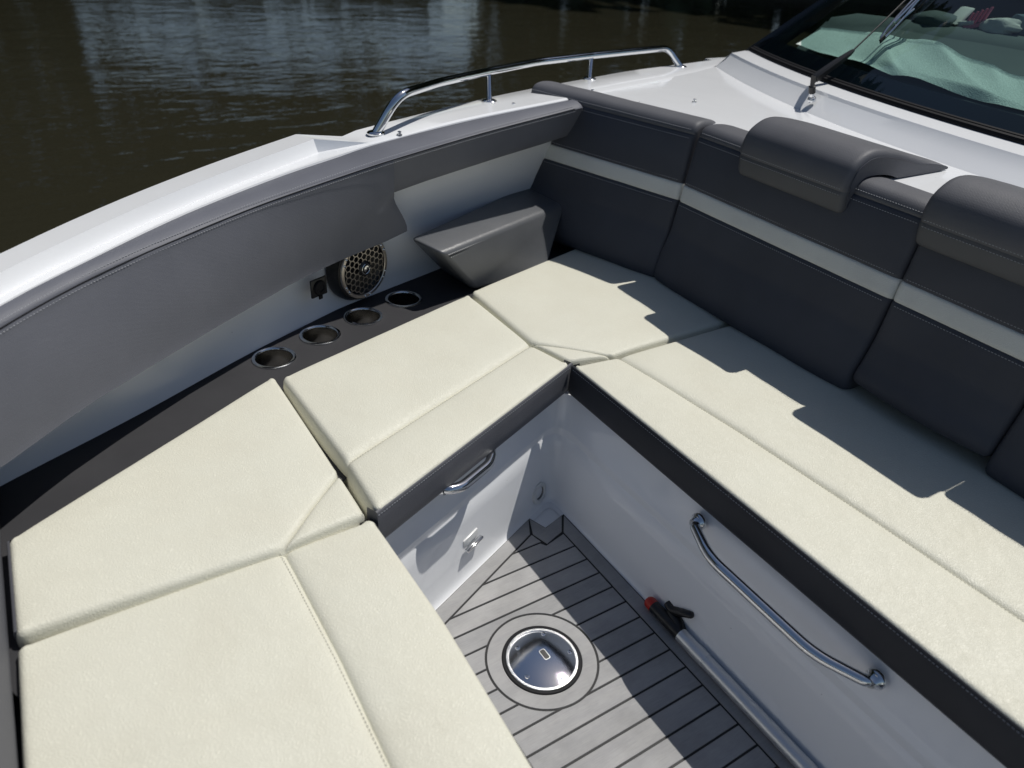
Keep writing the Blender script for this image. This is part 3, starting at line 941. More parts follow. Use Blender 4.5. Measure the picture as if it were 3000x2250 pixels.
for i in range(900):
    t = T0 + (1 - T0) * i / 900
    for k, (dd, sz) in enumerate(((0.0012, 0.0014), (0.0040, 0.0009))):
        a = gpt(t, frit_d(t) + dd) + Vector((0, 0.0018, -0.0025)); b = gpt(t + 0.0004, frit_d(t) + dd) + Vector((0, 0.0018, -0.0025))
        u = (b - a).normalized() * sz; w = rise(t) * sz
        dots.append(([a - u - w, a + u - w, a + u + w, a - u + w], [(0, 1, 2, 3)]))
obj('black_band', join(loft(fr_rows), *dots), M['frit'], ws, smooth=60, fix=False)
# corner pillar
pl_o0, pl_i0 = Vector((-1.1858, 1.5689, 0.9100)), Vector((-1.1359, 1.6121, 0.9130))
pl_o1, pl_i1 = Vector((-1.0860, 1.8082, 1.1000)), Vector((-1.0915, 1.9085, 1.1000))
far_ = 2.4
po1, pi1 = pl_o0 + (pl_o1 - pl_o0) * far_, pl_i0 + (pl_i1 - pl_i0) * far_
up = (pl_i1 - pl_i0).cross(pl_o1 - pl_o0).normalized()
if up.z < 0:
    up = -up
pr = []
for a, b in ((pl_o0, pl_i0), (pl_o0.lerp(po1, 0.3), pl_i0.lerp(pi1, 0.3)), (pl_o0.lerp(po1, 0.6), pl_i0.lerp(pi1, 0.6)), (po1, pi1)):
    pr.append([a - up * 0.035, a, a.lerp(b, 0.08) + up * 0.004, a.lerp(b, 0.55) + up * 0.005, a.lerp(b, 0.62) + up * 0.001, a.lerp(b, 0.85) + up * 0.001, a.lerp(b, 0.92) + up * 0.005, b + up * 0.004, b - up * 0.03])
obj('pillar', loft(pr, True, True), M['frit'], ws, smooth=30)

# cabin lining, dashboard
dash_back = [(-1.0033, 1.7663, 1.0372), (-1.0259, 1.8029, 1.0500), (-1.0263, 1.8332, 1.0606), (-0.9952, 1.8621, 1.0707), (-0.9626, 1.8642, 1.0715), (-0.8073, 1.8775, 1.0761), (-0.6082, 1.8870, 1.0795), (-0.4679, 1.8925, 1.0814), (-0.3393, 1.8970, 1.0829)]
dash_crease = [(-1.0059, 1.7750, 1.0403), (-0.9812, 1.7636, 1.0362), (-0.9382, 1.7508, 1.0318), (-0.8828, 1.7617, 1.0356), (-0.8087, 1.8016, 1.0496), (-0.6862, 1.8048, 1.0507), (-0.5462, 1.8048, 1.0507), (-0.4100, 1.8107, 1.0528), (-0.2818, 1.8109, 1.0528)]
fb, fc = polyline(extend_right(dash_back, 1.4)), polyline(extend_right(dash_crease, 1.4))
dash_front = polyline([c_sl(t / 20) + Vector((0.03, 0.05, -0.045)) for t in range(1, 20)])
df_pts, dc_pts, db_pts = [c_sl(t / 40) + Vector((0.02, 0.035, -0.03)) for t in range(0, 41)], extend_right(dash_crease, 1.4), extend_right(dash_back, 1.4)
def at_x(pts, x):
    pts = sorted(pts, key=lambda p: p.x)
    for a, b in zip(pts, pts[1:]):
        if x <= b.x or b is pts[-1]:
            t = (x - a.x) / max(1e-6, b.x - a.x)
            t = min(1.5, max(-0.3, t))
            return Vector((x, a.y + (b.y - a.y) * t, a.z + (b.z - a.z) * t))
dr_ = []
for i in range(49):
    x = -1.0 + 2.7 * i / 48
    a, m_, b = at_x(df_pts, x), at_x(dc_pts, x), at_x(db_pts, x)
    dr_.append([a + Vector((0, 0, -0.3)), a, a.lerp(m_, 0.5) + Vector((0, 0, 0.004)), a.lerp(m_, 0.92), m_ + Vector((0, -0.006, -0.001)), m_ + Vector((0, 0, -0.008)), m_ + Vector((0, 0.012, 0.003)), m_.lerp(b, 0.5) + Vector((0, 0, 0.006)), m_.lerp(b, 0.92) + Vector((0, 0, 0.002)), b, b + Vector((0, 0.012, -0.012)), b + Vector((0, 0.02, -0.5))])
obj('dashboard', loft(dr_), M['dash'], boat, smooth=50)
obj('dash_base', ([c_sl(0.03) + Vector((0.02, 0.03, -0.05)), Vector((1.9, 1.22, 0.868)), Vector((1.9, 3.6, 0.868)), Vector((-1.0, 3.6, 0.868))], [(0, 1, 2, 3)]), M['navy'], boat, smooth=0)
obj('cabin_lining', join(
    ([(-1.05, 1.7, 0.6), (-1.15, 4.2, 0.6), (-1.10, 4.2, 1.02), (-1.02, 1.9, 0.96)], [(0, 1, 2, 3)]),
    ([(-1.2, 4.2, 0.4), (2.2, 4.2, 0.4), (2.2, 4.2, 1.12), (-1.2, 4.2, 1.12)], [(0, 1, 2, 3)])), M['navy'], boat, smooth=0)
# side deck beside the cabin
obj('cabin_side', loft([[Vector((-1.20, 1.62, 0.90)), Vector((-1.30, 1.60, 0.84)), Vector((-1.42, 1.6, 0.838)), Vector((-1.5, 1.6, -0.4))], [Vector((-1.22, 4.2, 0.92)), Vector((-1.36, 4.2, 0.85)), Vector((-1.52, 4.2, 0.848)), Vector((-1.6, 4.2, -0.4))]]), M['gel'], boat, smooth=30)

# towel crumpled along the dash
tw_hi = [(-0.9536, 1.5622, 0.9758), (-0.9828, 1.6324, 1.0003), (-1.0272, 1.7103, 1.0276), (-0.9512, 1.6727, 1.0145), (-0.8221, 1.6804, 1.0171), (-0.6959, 1.6817, 1.0176), (-0.6515, 1.6752, 1.0153), (-0.5418, 1.6729, 1.0145), (-0.3895, 1.6335, 1.0007), (-0.2540, 1.6019, 0.9897), (-0.1332, 1.5820, 0.9827)]
tw_lo = [(-0.9410, 1.5565, 0.9688), (-0.9152, 1.5535, 0.9677), (-0.8770, 1.5425, 0.9639), (-0.7915, 1.5196, 0.9558), (-0.6816, 1.5046, 0.9506), (-0.5464, 1.4874, 0.9446), (-0.4922, 1.4836, 0.9433), (-0.3929, 1.4858, 0.9440), (-0.2610, 1.4634, 0.9362), (-0.1451, 1.4504, 0.9316), (-0.0382, 1.4430, 0.9290)]
fh, fl_ = polyline(extend_right(tw_hi, 1.0)), polyline(extend_right(tw_lo, 1.0))
lo_pts, hi_pts = extend_right(tw_lo, 1.0), extend_right(tw_hi, 1.0)
trow = []
for i in range(181):
    x = -0.94 + 1.6 * i / 180
    a, b = at_x(lo_pts, x), at_x(hi_pts, x)
    col = []
    for j in range(31):
        s = j / 30 * 1.06 - 0.06
        p = a.lerp(b, s)
        q = Vector((p.x * 6 + p.y * 3, p.y * 5, 0.3))
        fold = mnoise.noise(q) * 0.5 + mnoise.noise(q * 2.1 + Vector((3, 1, 2))) * 0.25
        ridge = abs(mnoise.noise(Vector((p.x * 5 + 1.5 * p.y * 5, p.y * 3, 9))))
        hem = 0.006 * math.exp(-((s - 0.97) / 0.02) ** 2)
        e = min(1, s / 0.08) * 1.0
        amp = min(1.0, max(0.25, (p.x + 1.0) / 0.35))
        z = (0.022 * fold + 0.030 * (0.35 - ridge)) * e * amp + hem + 0.022 * amp
        col.append(p + Vector((0.006 * fold, 0.01 * fold, z)))
    trow.append(col)
obj('towel', loft(trow), M['towel'], smooth=80, label='crumpled mint green towel lying along the dash behind the windscreen', cat='towel')

# small things lying beyond the dash
p0, p1 = Vector((-0.6110, 1.8853, 1.0888)), Vector((-0.5603, 1.8745, 1.0851))
p2, p3 = Vector((-0.5779, 1.9700, 1.1341)), Vector((-0.6211, 1.9700, 1.1360))
th = Vector((0, 0.03, 0.0))
obj('grey_panel', bevel_solid([p0, p1, p1 + th, p0 + th, p3, p2, p2 + th, p3 + th], HEX, 0.006, 2), M['beige'], label='pale grey slanted flap standing behind the dash by the wiper', cat='flap')
c = Vector((-0.6510, 1.8768, 1.0859))
def blob(c, rx, ry, rz, seed=0, amp=0.15, n=20, m=12):
    rows = []
    for i in range(m + 1):
        th_ = math.pi * i / m
        r_ = []
        for j in range(n):
            a = 2 * math.pi * j / n
            d = Vector((math.sin(th_) * math.cos(a), math.sin(th_) * math.sin(a), math.cos(th_)))
            k = 1 + amp * mnoise.noise(d * 1.6 + Vector((seed, seed * 2, 0)))
            r_.append(Vector(c) + Vector((d.x * rx, d.y * ry, d.z * rz)) * k)
        rows.append(r_)
    return loft(rows, True, False)
obj('cushion', blob(c + Vector((0, 0.03, -0.005)), 0.085, 0.06, 0.035, 3), M['dash'], label='rounded grey green cushion behind the dash under the wiper blade', cat='cushion')
c = Vector((-0.5202, 1.9068, 1.0964))
cl = thing('hair_clip', 'pink and white hair clip on the dark cabin side of the dash', 'hair clip', tuple(c))
obj('jaw', join(*[box(c + Vector((0.012 * k - 0.02, 0.004 * k, 0.008 + 0.006 * k)), 0.006, 0.012, 0.045, (1, 0.2, 0), (-0.2, 1, 0), (0.3, 0, 1)) for k in range(5)], box(c + Vector((0.005, 0, -0.008)), 0.07, 0.014, 0.012, (1, 0.3, 0.4), (-0.3, 1, 0))), M['pink'], cl, smooth=0)
obj('spring_arm', tube([c + Vector((-0.10, -0.02, -0.02)), c + Vector((-0.05, -0.01, -0.008)), c + Vector((0.0, 0, 0.0))], 0.008, 8), M['beige'], cl)
c = Vector((-0.4242, 1.8953, 1.0924))
obj('folded_cloth', blob(c + Vector((0, 0.02, 0.0)), 0.075, 0.035, 0.03, 8, 0.5), M['beige'], label='small pale folded cloth on the dark shelf right of the hair clip', cat='cloth')
c = Vector((-0.3547, 1.9135, 1.0987))
obj('dark_bag', blob(c + Vector((0.06, 0.06, -0.01)), 0.16, 0.08, 0.06, 5, 0.3), simple('slate_fabric', (0.10, 0.13, 0.16), 0.9), label='dark slate soft bag behind the dash at the upper right corner', cat='bag')

# ------------------------------------------------------------------ windscreen wiper
wp = Vector((-0.5570, 1.2059, 0.8780))
wiper = thing('wiper', 'black wiper arm on a steel pivot lying across the windscreen', 'wiper', tuple(wp))
wax = Vector((-0.02, -0.33, 0.94)).normalized()
obj('pivot', lathe([(0.0135, -0.004), (0.0135, 0.002), (0.0125, 0.004), (0.010, 0.005), (0.0105, 0.008), (0.0075, 0.010), (0.0070, 0.026), (0.0068, 0.034)], wp, wax, 28), M['chrome'], wiper)
wq = wp + wax * 0.030
gn = Vector((0.0, -0.53, 0.85)).normalized()
gq = wq + Vector((0.0, 0.05, 0.045))
def WP(x, y, d=0.0):
    pass
arm0 = Vector((-0.6249, 1.2803, 0.9260))
arm1 = Vector((-0.6050, 1.4151, 1.0100))
rod1 = Vector((-0.6166, 1.5508, 1.0947))
rod2 = Vector((-0.6400, 1.7640, 1.2276))
at = (arm1 - arm0).normalized(); an = gn; asd = at.cross(an).normalized()
obj('clamp', join(lathe([(0.0085, -0.010), (0.0105, -0.008), (0.0105, 0.012), (0.007, 0.015), (0.0, 0.0155)], wq, wax, 24),
    loft([[wq + asd * s * 0.008 + an * h for s, h in ((-1, 0), (1, 0), (1, 0.012), (-1, 0.012))], [wq.lerp(arm0, 0.5) + asd * s * 0.008 + an * h for s, h in ((-1, 0.004), (1, 0.004), (1, 0.018), (-1, 0.018))], [arm0 + asd * s * 0.0095 + an * h for s, h in ((-1, -0.010), (1, -0.010), (1, 0.008), (-1, 0.008))]], True, True)), M['black'], wiper, smooth=35)
ar = []
for t, w_, h_ in ((0, 0.011, 0.012), (0.1, 0.012, 0.013), (0.6, 0.010, 0.011), (0.9, 0.007, 0.007), (1.0, 0.004, 0.004)):
    p = arm0.lerp(arm1, t)
    ar.append([p + asd * s * w_ * k + an * h for s, k, h in ((-1, 1, -h_), (-1, 1, h_ * 0.3), (-1, 0.6, h_ * 0.75), (1, 0.6, h_ * 0.75), (1, 1, h_ * 0.3), (1, 1, -h_))])
obj('arm', loft(ar, True, True), M['black'], wiper, smooth=35)
obj('rod', tube([arm1 - at * 0.02, arm1, rod1, rod2], 0.0027, 8), M['black'], wiper)
b0 = Vector((-0.5867, 1.5113, 1.0387))
b1 = Vector((-0.6031, 1.7139, 1.1650))
b2 = b0 + (b1 - b0) * 1.5
bt = (b1 - b0).normalized(); bs = bt.cross(gn).normalized()
blade = obj('blade', join(tube([b0, b2], 0.004, 6), loft([[b0 - gn * 0.012 + bs * 0.001, b0 - gn * 0.012 - bs * 0.001, b0 - bs * 0.003, b0 + bs * 0.003], [b2 - gn * 0.012 + bs * 0.001, b2 - gn * 0.012 - bs * 0.001, b2 - bs * 0.003, b2 + bs * 0.003]], True, True)), M['rubber'], wiper)
L_ = (b2 - b0).length
def bp(s, h, w=0.0):
    return b0 + bt * (s * L_) + gn * h + bs * w
obj('bridge', join(
    tube([bp(0.02, 0.003, -0.004), bp(0.13, 0.012, -0.007), bp(0.33, 0.020, -0.008), bp(0.62, 0.030, -0.008), bp(1.0, 0.03, -0.008)], 0.0034, 8),
    tube([bp(0.05, 0.002, 0.006), bp(0.16, 0.006, 0.009), bp(0.30, 0.012, 0.010), bp(0.44, 0.010, 0.012)], 0.0034, 8),
    tube([bp(0.22, 0.014, -0.002), bp(0.42, 0.022, 0.003), bp(0.7, 0.026, 0.004), bp(1.0, 0.026, 0.004)], 0.0032, 8),
    tube([bp(0.30, 0.012, 0.010), bp(0.5, 0.024, 0.010), bp(0.75, 0.028, 0.012), bp(1.0, 0.028, 0.012)], 0.0032, 8)), M['chrome'], wiper)

# ------------------------------------------------------------------ seat cushions
CZ = 0.41
def knots(L, t0, t1, step):
    k = {'r': [0, .0007, .0025, .0055, .009, .0125, .019, .028], 'f': [0, .0004, .0012, .0026, .0042, .0062, .012, .022], 's': [0, .0012, .003, .006, .010, .016, .024], 'n': [0]}
    a, b = k[t0], k[t1]
    mid0, mid1 = a[-1], L - b[-1]
    m = max(1, int((mid1 - mid0) / step))
    out = list(a) + [mid0 + (mid1 - mid0) * i / m for i in range(1, m)] + [L - q for q in b[::-1]]
    return [min(1, max(0, q / L)) for q in out]

def pad_panel(bottom, top, types, z=CZ, thick=0.09, step=0.022, rc=0.014, seed=0, crown=0.004):
    """bottom, top: outlines run side by side (lists of xy); types: edge kinds bottom, right, top, left."""
    fb_, ft_ = polyline([(p[0], p[1], 0) for p in bottom]), polyline([(p[0], p[1], 0) for p in top])
    Lx = (fb_.length + ft_.length) / 2
    Ly = ((fb_(0) - ft_(0)).length + (fb_(1) - ft_(1)).length) / 2
    S, T = knots(Lx, types[3], types[1], step), knots(Ly, types[0], types[2], step)
    rows = []
    for t in T:
        row = []
        for s in S:
            d = [t * Ly, (1 - s) * Lx, (1 - t) * Ly, s * Lx]
            s2, t2 = s, t
            dd = dict(enumerate(d))
            # round the plan corner where two free edges meet
            for e0, e1 in ((0, 3), (0, 1), (2, 1), (2, 3)):
                if types[e0] in 'rf' and types[e1] in 'rf' and d[e0] < rc and d[e1] < rc:
                    u, v = rc - d[e1], rc - d[e0]
                    l = math.hypot(u, v)
                    if l > 1e-9:
                        k = max(u, v) / l
                        nu, nv = rc - u * k, rc - v * k
                        s2 = nu / Lx if e1 == 3 else 1 - nu / Lx
                        t2 = nv / Ly if e0 == 0 else 1 - nv / Ly
                        m = rc - max(u, v)
                        dd[e0] = m; dd[e1] = 99
            p = fb_(s2).lerp(ft_(s2), t2)
            h = 0.0
            for e in range(4):
                q = dd[e]
                if types[e] in 'rf':
                    rr = 0.0115 if types[e] == 'r' else 0.0062
                    if q < rr:
                        h -= rr - math.sqrt(max(0, rr * rr - (rr - q) ** 2))
                    h -= (0.003 if types[e] == 'r' else 0.002) * math.exp(-q / 0.025)
                elif types[e] == 's':
                    h -= 0.0062 * math.exp(-(q / 0.0055)) + 0.0025 * math.exp(-q / 0.02)
            ed = min(d[e] for e in range(4) if types[e] != 'n') if any(t_ != 'n' for t_ in types) else 1
            h += crown * (1 - math.exp(-ed / 0.08))
            w = Vector((p.x * 9 + seed, p.y * 9, seed))
            h += (0.0016 * mnoise.noise(w) + 0.0007 * mnoise.noise(w * 3.1)) * min(1, ed / 0.02)
            row.append(Vector((p.x, p.y, z + h)))
        rows.append(row)
    vf = [loft(rows)]
    # side walls
    for e, line in ((0, rows[0]), (1, [r_[-1] for r_ in rows]), (2, rows[-1]), (3, [r_[0] for r_ in rows])):
        if types[e] == 'r':
            cen = sum((r_[len(r_) // 2] for r_ in rows), Vector()) / len(rows)
            t_ = (line[-1] - line[0]); o_ = Vector((t_.y, -t_.x, 0)).normalized()
            if o_.dot(line[len(line) // 2] - cen) < 0:
                o_ = -o_
            L_ = max(1e-6, t_.length)
            bul = [0.0065 * math.sin(math.pi * min(1, max(0, (p - line[0]).length / L_))) ** 0.4 for p in line]
            vf.append(loft([line] + [[Vector((p.x, p.y, z - dz)) + o_ * (b_ * k) for p, b_ in zip(line, bul)] for dz, k in ((0.022, 0.55), (0.036, 0.95), (0.055, 1.0), (0.075, 0.6), (thick, 0.1))]))
        elif types[e] == 'f':
            vf.append(loft([line, [Vector((p.x, p.y, z - 0.0095)) for p in line]]))
    return join(*vf)

def skirt(path, out, z=CZ, h=0.09):
    """Charcoal facing sewn under the front edge."""
    o = Vector((out[0], out[1], 0)).normalized()
    f = polyline([(p[0], p[1], 0) for p in path])
    rows = []
    n = max(2, int(f.length / 0.04))
    for i in range(n + 1):
        p = f(i / n)
        wob = 0.0012 * mnoise.noise(Vector((p.x * 11, p.y * 11, 3)))
        rows.append([p + o * d + Vector((0, 0, z + q)) for d, q in ((-0.003, -0.0052), (0.0008, -0.0060), (0.0022, -0.0085), (0.003 + wob, -0.03), (0.0035 + wob, -h * 0.6), (0.002 + wob, -h + 0.012), (-0.002, -h + 0.003), (-0.010, -h))])
    a, b = rows[0], rows[-1]
    return join(loft(rows), ([p for p in a] + [a[0] - o * 0.02, a[-1] - o * 0.02], [tuple(range(len(a))) + (len(a) + 1, len(a))]), ([p for p in b] + [b[0] - o * 0.02, b[-1] - o * 0.02], [tuple(range(len(b))) + (len(b) + 1, len(b))]))

def xy(p):
    return (p[0], p[1])
def far_on(a, b, y):
    a, b = Vector(a), Vector(b)
    return a + (b - a) * ((y - a.y) / (b.y - a.y))

A_front = Vector((-0.1847, 0.0693, 0.4100))
FYB = A_front.y
# --- long bench cushion
jL = [(-0.1903, 0.0775, 0.4100), (-0.1720, 0.1921, 0.4100)]
jR = [(-0.1733, 0.3862, 0.4100), (-0.1710, 0.5651, 0.4100)]
sm = [(-0.1672, 0.1971, 0.4100), (-0.0409, 0.2135, 0.4100), (0.2008, 0.2393, 0.4100), (0.5296, 0.2609, 0.4100), (0.7913, 0.2726, 0.4100)]
sm = [xy(p) for p in sm] + [(1.45, sm[-1][1] + 0.03)]
bk = far_on(jR[0], jR[1], 0.66)
bc = thing('seat_cushion', 'long cream bench cushion half in the shadow of the backrests', 'cushion', (0.5, 0.34, 0.32), 'cream seat cushions')
fr = [(A_front.x + 0.004, FYB), (0.2, FYB), (0.8, FYB), (1.45, FYB)]
obj('front_band', pad_panel(fr, sm, 'frsr'.replace('r', 'r'), seed=1), M['cream'], bc, smooth=50)
obj('main_panel', pad_panel(sm, [xy(bk), (0.3, 0.66), (0.9, 0.66), (1.45, 0.66)], 'srnr', seed=2), M['cream'], bc, smooth=50)
sp = [(A_front.x - 0.001, FYB), (1.45, FYB)]
obj('skirt', skirt(sp, (0, -1)), M['charcoal'], bc, smooth=50)
obj('stitching', stitches([(A_front.x + 0.006, FYB - 0.0028, CZ - 0.0125), (1.45, FYB - 0.0028, CZ - 0.0125)], (0, -1, 0.2)), M['stitch'], bc, smooth=0, kind='stuff')
obj('seam_stitching', stitches([(p[0], p[1] - 0.0065, CZ - 0.0025) for p in sm], (0, -0.3, 1)), M['thread'], bc, smooth=0, kind='stuff')

# --- corner cushion under the first backrest
a_, b_, c_, d_ = (-0.6381, 0.0426, 0.4100), (-0.3160, 0.0377, 0.4100), (-0.1784, 0.1840, 0.4100), (-0.1806, 0.3880, 0.4100)
ff = (-0.2046, 0.0726, 0.4100)
cc = thing('seat_cushion', 'five sided cream corner cushion between the grey side bolster and the bench', 'cushion', (-0.4, 0.3, 0.32), 'cream seat cushions')
e_ = far_on(c_, d_, 0.62)
obj('main_panel', pad_panel([xy(a_), xy(b_), xy(c_)], [(-0.80, 0.58), (-0.5, 0.64), (e_.x - 0.004, 0.64)], 'rrnr', seed=3), M['cream'], cc, smooth=50)
mid = Vector(b_).lerp(Vector(c_), 0.5)
obj('corner_panel', pad_panel([xy(b_), xy(ff)], [xy(mid), xy(c_)], 'rrss', seed=4, rc=0.004, step=0.012, crown=0.001), M['cream'], cc, smooth=50)

# --- left side cushion
q0, q1, q2, q3 = (-0.3131, 0.0330, 0.4100), (-0.1912, 0.0657, 0.4100), (0.0712, -0.5477, 0.4100), (-0.0820, -0.5437, 0.4100)
o0, o1 = (-0.6278, 0.0294, 0.4100), (-0.4299, -0.5604, 0.4100)
lc = thing('seat_cushion', 'cream side cushion beside the row of cup holders, above the short grab handle', 'cushion', (-0.25, -0.27, 0.32), 'cream seat cushions')
obj('main_panel', pad_panel([xy(q3), xy(q0)], [xy(o1), xy(o0)], 'srrr', seed=5), M['cream'], lc, smooth=50)
obj('front_band', pad_panel([xy(q2), xy(q1)], [xy(q3), xy(q0)], 'frsr', seed=6), M['cream'], lc, smooth=50)
lt = (Vector(q1) - Vector(q2)); lt.z = 0; lt.normalize()
lo_ = Vector((lt.y, -lt.x, 0))
obj('skirt', skirt([Vector(q2), Vector(q1) + lt * 0.012], lo_), M['graphite'], lc, smooth=50)
z_ = Vector((0, 0, -0.0125))
obj('stitching', stitches([Vector(q2) + lo_ * 0.0028 + z_, Vector(q1) + lo_ * 0.0028 + z_], lo_), M['stitch'], lc, smooth=0, kind='stuff')
obj('seam_stitching', stitches([Vector(q3) + lo_ * 0.0065 + Vector((0, 0, -0.0025)), Vector(q0) + lo_ * 0.0065 + Vector((0, 0, -0.0025))], (0, 0, 1)), M['thread'], lc, smooth=0, kind='stuff')

# --- near corner cushion
k0, k1, k2, k3, k4, k5 = (0.0667, -1.1012, 0.4040), (0.0739, -0.7148, 0.4040), (-0.0655, -0.5652, 0.4040), (-0.4581, -0.5700, 0.4040), (-0.1497, -1.0998, 0.4040), (0.0578, -0.5642, 0.4040)
nc = thing('seat_cushion', 'cream corner cushion with a stitched triangle, ahead of the side cushion', 'cushion', (-0.15, -0.8, 0.32), 'cream seat cushions')
obj('main_panel', pad_panel([xy(k0), xy(k1), xy(k2)], [xy(k4), xy(Vector(k4).lerp(Vector(k3), 0.6)), xy(k3)], 'rrrr', seed=7, z=0.404), M['cream'], nc, smooth=50)
mid = Vector(k1).lerp(Vector(k2), 0.5)
obj('corner_panel', pad_panel([xy(k1), xy(k5)], [xy(mid), xy(k2)], 'rrss', seed=8, z=0.404, rc=0.004, step=0.012, crown=0.001), M['cream'], nc, smooth=50)
kd = (Vector(k0) - Vector(k4)); kn = Vector((kd.y, -kd.x, 0)).normalized()
if kn.y > 0:
    kn = -kn
obj('skirt', skirt([Vector(k4), Vector(k4).lerp(Vector(k0), 0.95)], kn, z=0.404), M['graphite'], nc, smooth=50)

# --- bow cushion
m0, m1, m2 = (0.0729, -1.1035, 0.3920), (0.0698, -0.7154, 0.3920), (0.0647, -0.5543, 0.3920)
s1, s2 = (0.3165, -0.7102, 0.3920), (0.5024, -0.7136, 0.3920)
r1, r2 = (0.3303, -0.5470, 0.3920), (0.5932, -0.5549, 0.3920)
l1 = (0.2726, -1.1085, 0.3920)
bo = thing('seat_cushion', 'broad cream bow cushion nearest the camera', 'cushion', (0.7, -0.85, 0.32), 'cream seat cushions')
XE = 1.35
obj('main_panel', pad_panel([xy(m0), (l1[0], l1[1]), (XE, l1[1])], [xy(m1), xy(s1), xy(s2), (XE, s2[1])], 'rrsr', seed=9, z=0.392), M['cream'], bo, smooth=50)
obj('front_band', pad_panel([xy(m1), xy(s1), xy(s2), (XE, s2[1])], [xy(m2), xy(r1), xy(r2), (XE, r2[1])], 'srfr', seed=10, z=0.392), M['cream'], bo, smooth=50)
obj('skirt', skirt([Vector(m2), Vector((XE, r2[1], 0))], (0, 1), z=0.392), M['charcoal'], bo, smooth=50)
obj('seam_stitching', stitches([(m1[0], m1[1] - 0.0065, 0.392 - 0.0025), (s1[0], s1[1] - 0.0065, 0.392 - 0.0025), (XE, s2[1] - 0.0065, 0.392 - 0.0025)], (0, 0, 1)), M['thread'], bo, smooth=0, kind='stuff')

# --- grey bow backrest at the left edge of the view
w0, w1 = Vector((-0.1540, -1.1097, 0.4000)), Vector((0.2829, -1.1104, 0.4000))
wd = (w1 - w0).normalized()
bp_ = [(-0.004, 0.375), (0.0, 0.39), (0.0, 0.405), (-0.006, 0.43), (-0.018, 0.47), (-0.028, 0.50), (-0.038, 0.512), (-0.055, 0.517), (-0.09, 0.515), (-0.12, 0.50), (-0.14, 0.46), (-0.14, 0.36)]
rows = []
for i in range(30):
    p = w0 + wd * (-0.30 + i * 0.055)
    rows.append([Vector((p.x, p.y + d - 0.001, z)) for d, z in bp_])
obj('bow_backrest', loft(rows, True, True), M['graphite'], label='grey bow backrest seen edge on beside the near cream cushions', cat='backrest', smooth=50)
# seat base below the cushions
obj('seat_base', ([(-0.75, -1.35, 0.317), (1.6, -1.35, 0.317), (1.6, -0.66, 0.317), (-0.1, -0.66, 0.317), (-0.32, 0.12, 0.317), (1.6, 0.12, 0.317), (1.6, 0.75, 0.317), (-1.0, 0.75, 0.317)], [(0, 1, 2, 3, 4, 5, 6, 7)]), M['shelf'], boat, smooth=0)

# ------------------------------------------------------------------ backrests
# section (y, z), seat side to deck side
SEC = [(0.655, 0.405), (0.615, 0.404), (0.597, 0.407), (0.583, 0.415), (0.5765, 0.431), (0.5765, 0.448), (0.582, 0.470), (0.591, 0.50), (0.611, 0.56), (0.618, 0.61), (0.6225, 0.648),
       (0.629, 0.695), (0.6385, 0.75), (0.6465, 0.80), (0.6505, 0.828), (0.656, 0.842), (0.667, 0.853), (0.683, 0.8585), (0.705, 0.8595), (0.735, 0.857), (0.765, 0.851), (0.778, 0.846), (0.784, 0.838), (0.785, 0.80), (0.76, 0.60), (0.74, 0.42)]
I_LOW, I_STR, I_TOP = 10, 11, 14
def panel_rows(sec, i0, i1, xs, place, round_end=0.016, seam0=True, seam1=True):
    """Sweep part of the section between two stations, ends rounded over, seam edges drawn in."""
    pts = [Vector((0, y, z)) for y, z in sec[i0:i1 + 1]]
    # refine
    f = polyline(pts)
    n = max(6, int(f.length / 0.012))
    ss = [0, 0.0016 / f.length, 0.004 / f.length] + [0.008 / f.length + (1 - 0.016 / f.length) * i / n for i in range(n + 1)] + [1 - 0.004 / f.length, 1 - 0.0016 / f.length, 1]
    smooth_pts = [f(s) for s in ss]
    out = []
    cy, cz = 0.70, 0.63
    for k, (x, e) in enumerate(xs):
        drop_e = 0.0
        if e < round_end:
            drop_e = round_end - math.sqrt(max(0, round_end ** 2 - (round_end - e) ** 2))
        row = []
        for i, p in enumerate(smooth_pts):
            a, b = smooth_pts[max(0, i - 1)], smooth_pts[min(len(smooth_pts) - 1, i + 1)]
            t = (b - a).normalized()
            nrm = Vector((0, -t.z, t.y))
            if (p + nrm * 0.01 - Vector((0, cy, cz))).length < (p - nrm * 0.01 - Vector((0, cy, cz))).length:
                nrm = -nrm
            d = -drop_e
            q = min(ss[i] * f.length if seam0 else 9, (1 - ss[i]) * f.length if seam1 else 9)
            d -= 0.0042 * math.exp(-q / 0.0032)
            d += 0.0018 * mnoise.noise(Vector((x * 6, p.z * 7, 5))) + 0.0007 * mnoise.noise(Vector((x * 21, p.z * 25, 8)))
            if seam1 and not seam0: d += 0.010 * math.sin(math.pi * ss[i]) * (1 - math.exp(-e / 0.06))
            if seam1 and seam0 and i1 - i0 > 1: d += 0.006 * math.sin(math.pi * ss[i]) * (1 - math.exp(-e / 0.06))
            w = p + nrm * d
            row.append(place(x, w.y, w.z))
        out.append(row)
    return out

def x_stations(x0, x1, step=0.03):
    L = x1 - x0
    k = [0, .0006, .002, .0045, .0075, .011, .018]
    m = max(2, int((L - 0.036) / step))
    d = k + [0.018 + (L - 0.036) * i / m for i in range(1, m)] + [L - q for q in k[::-1]]
    return [(x0 + q, min(q, L - q)) for q in d]

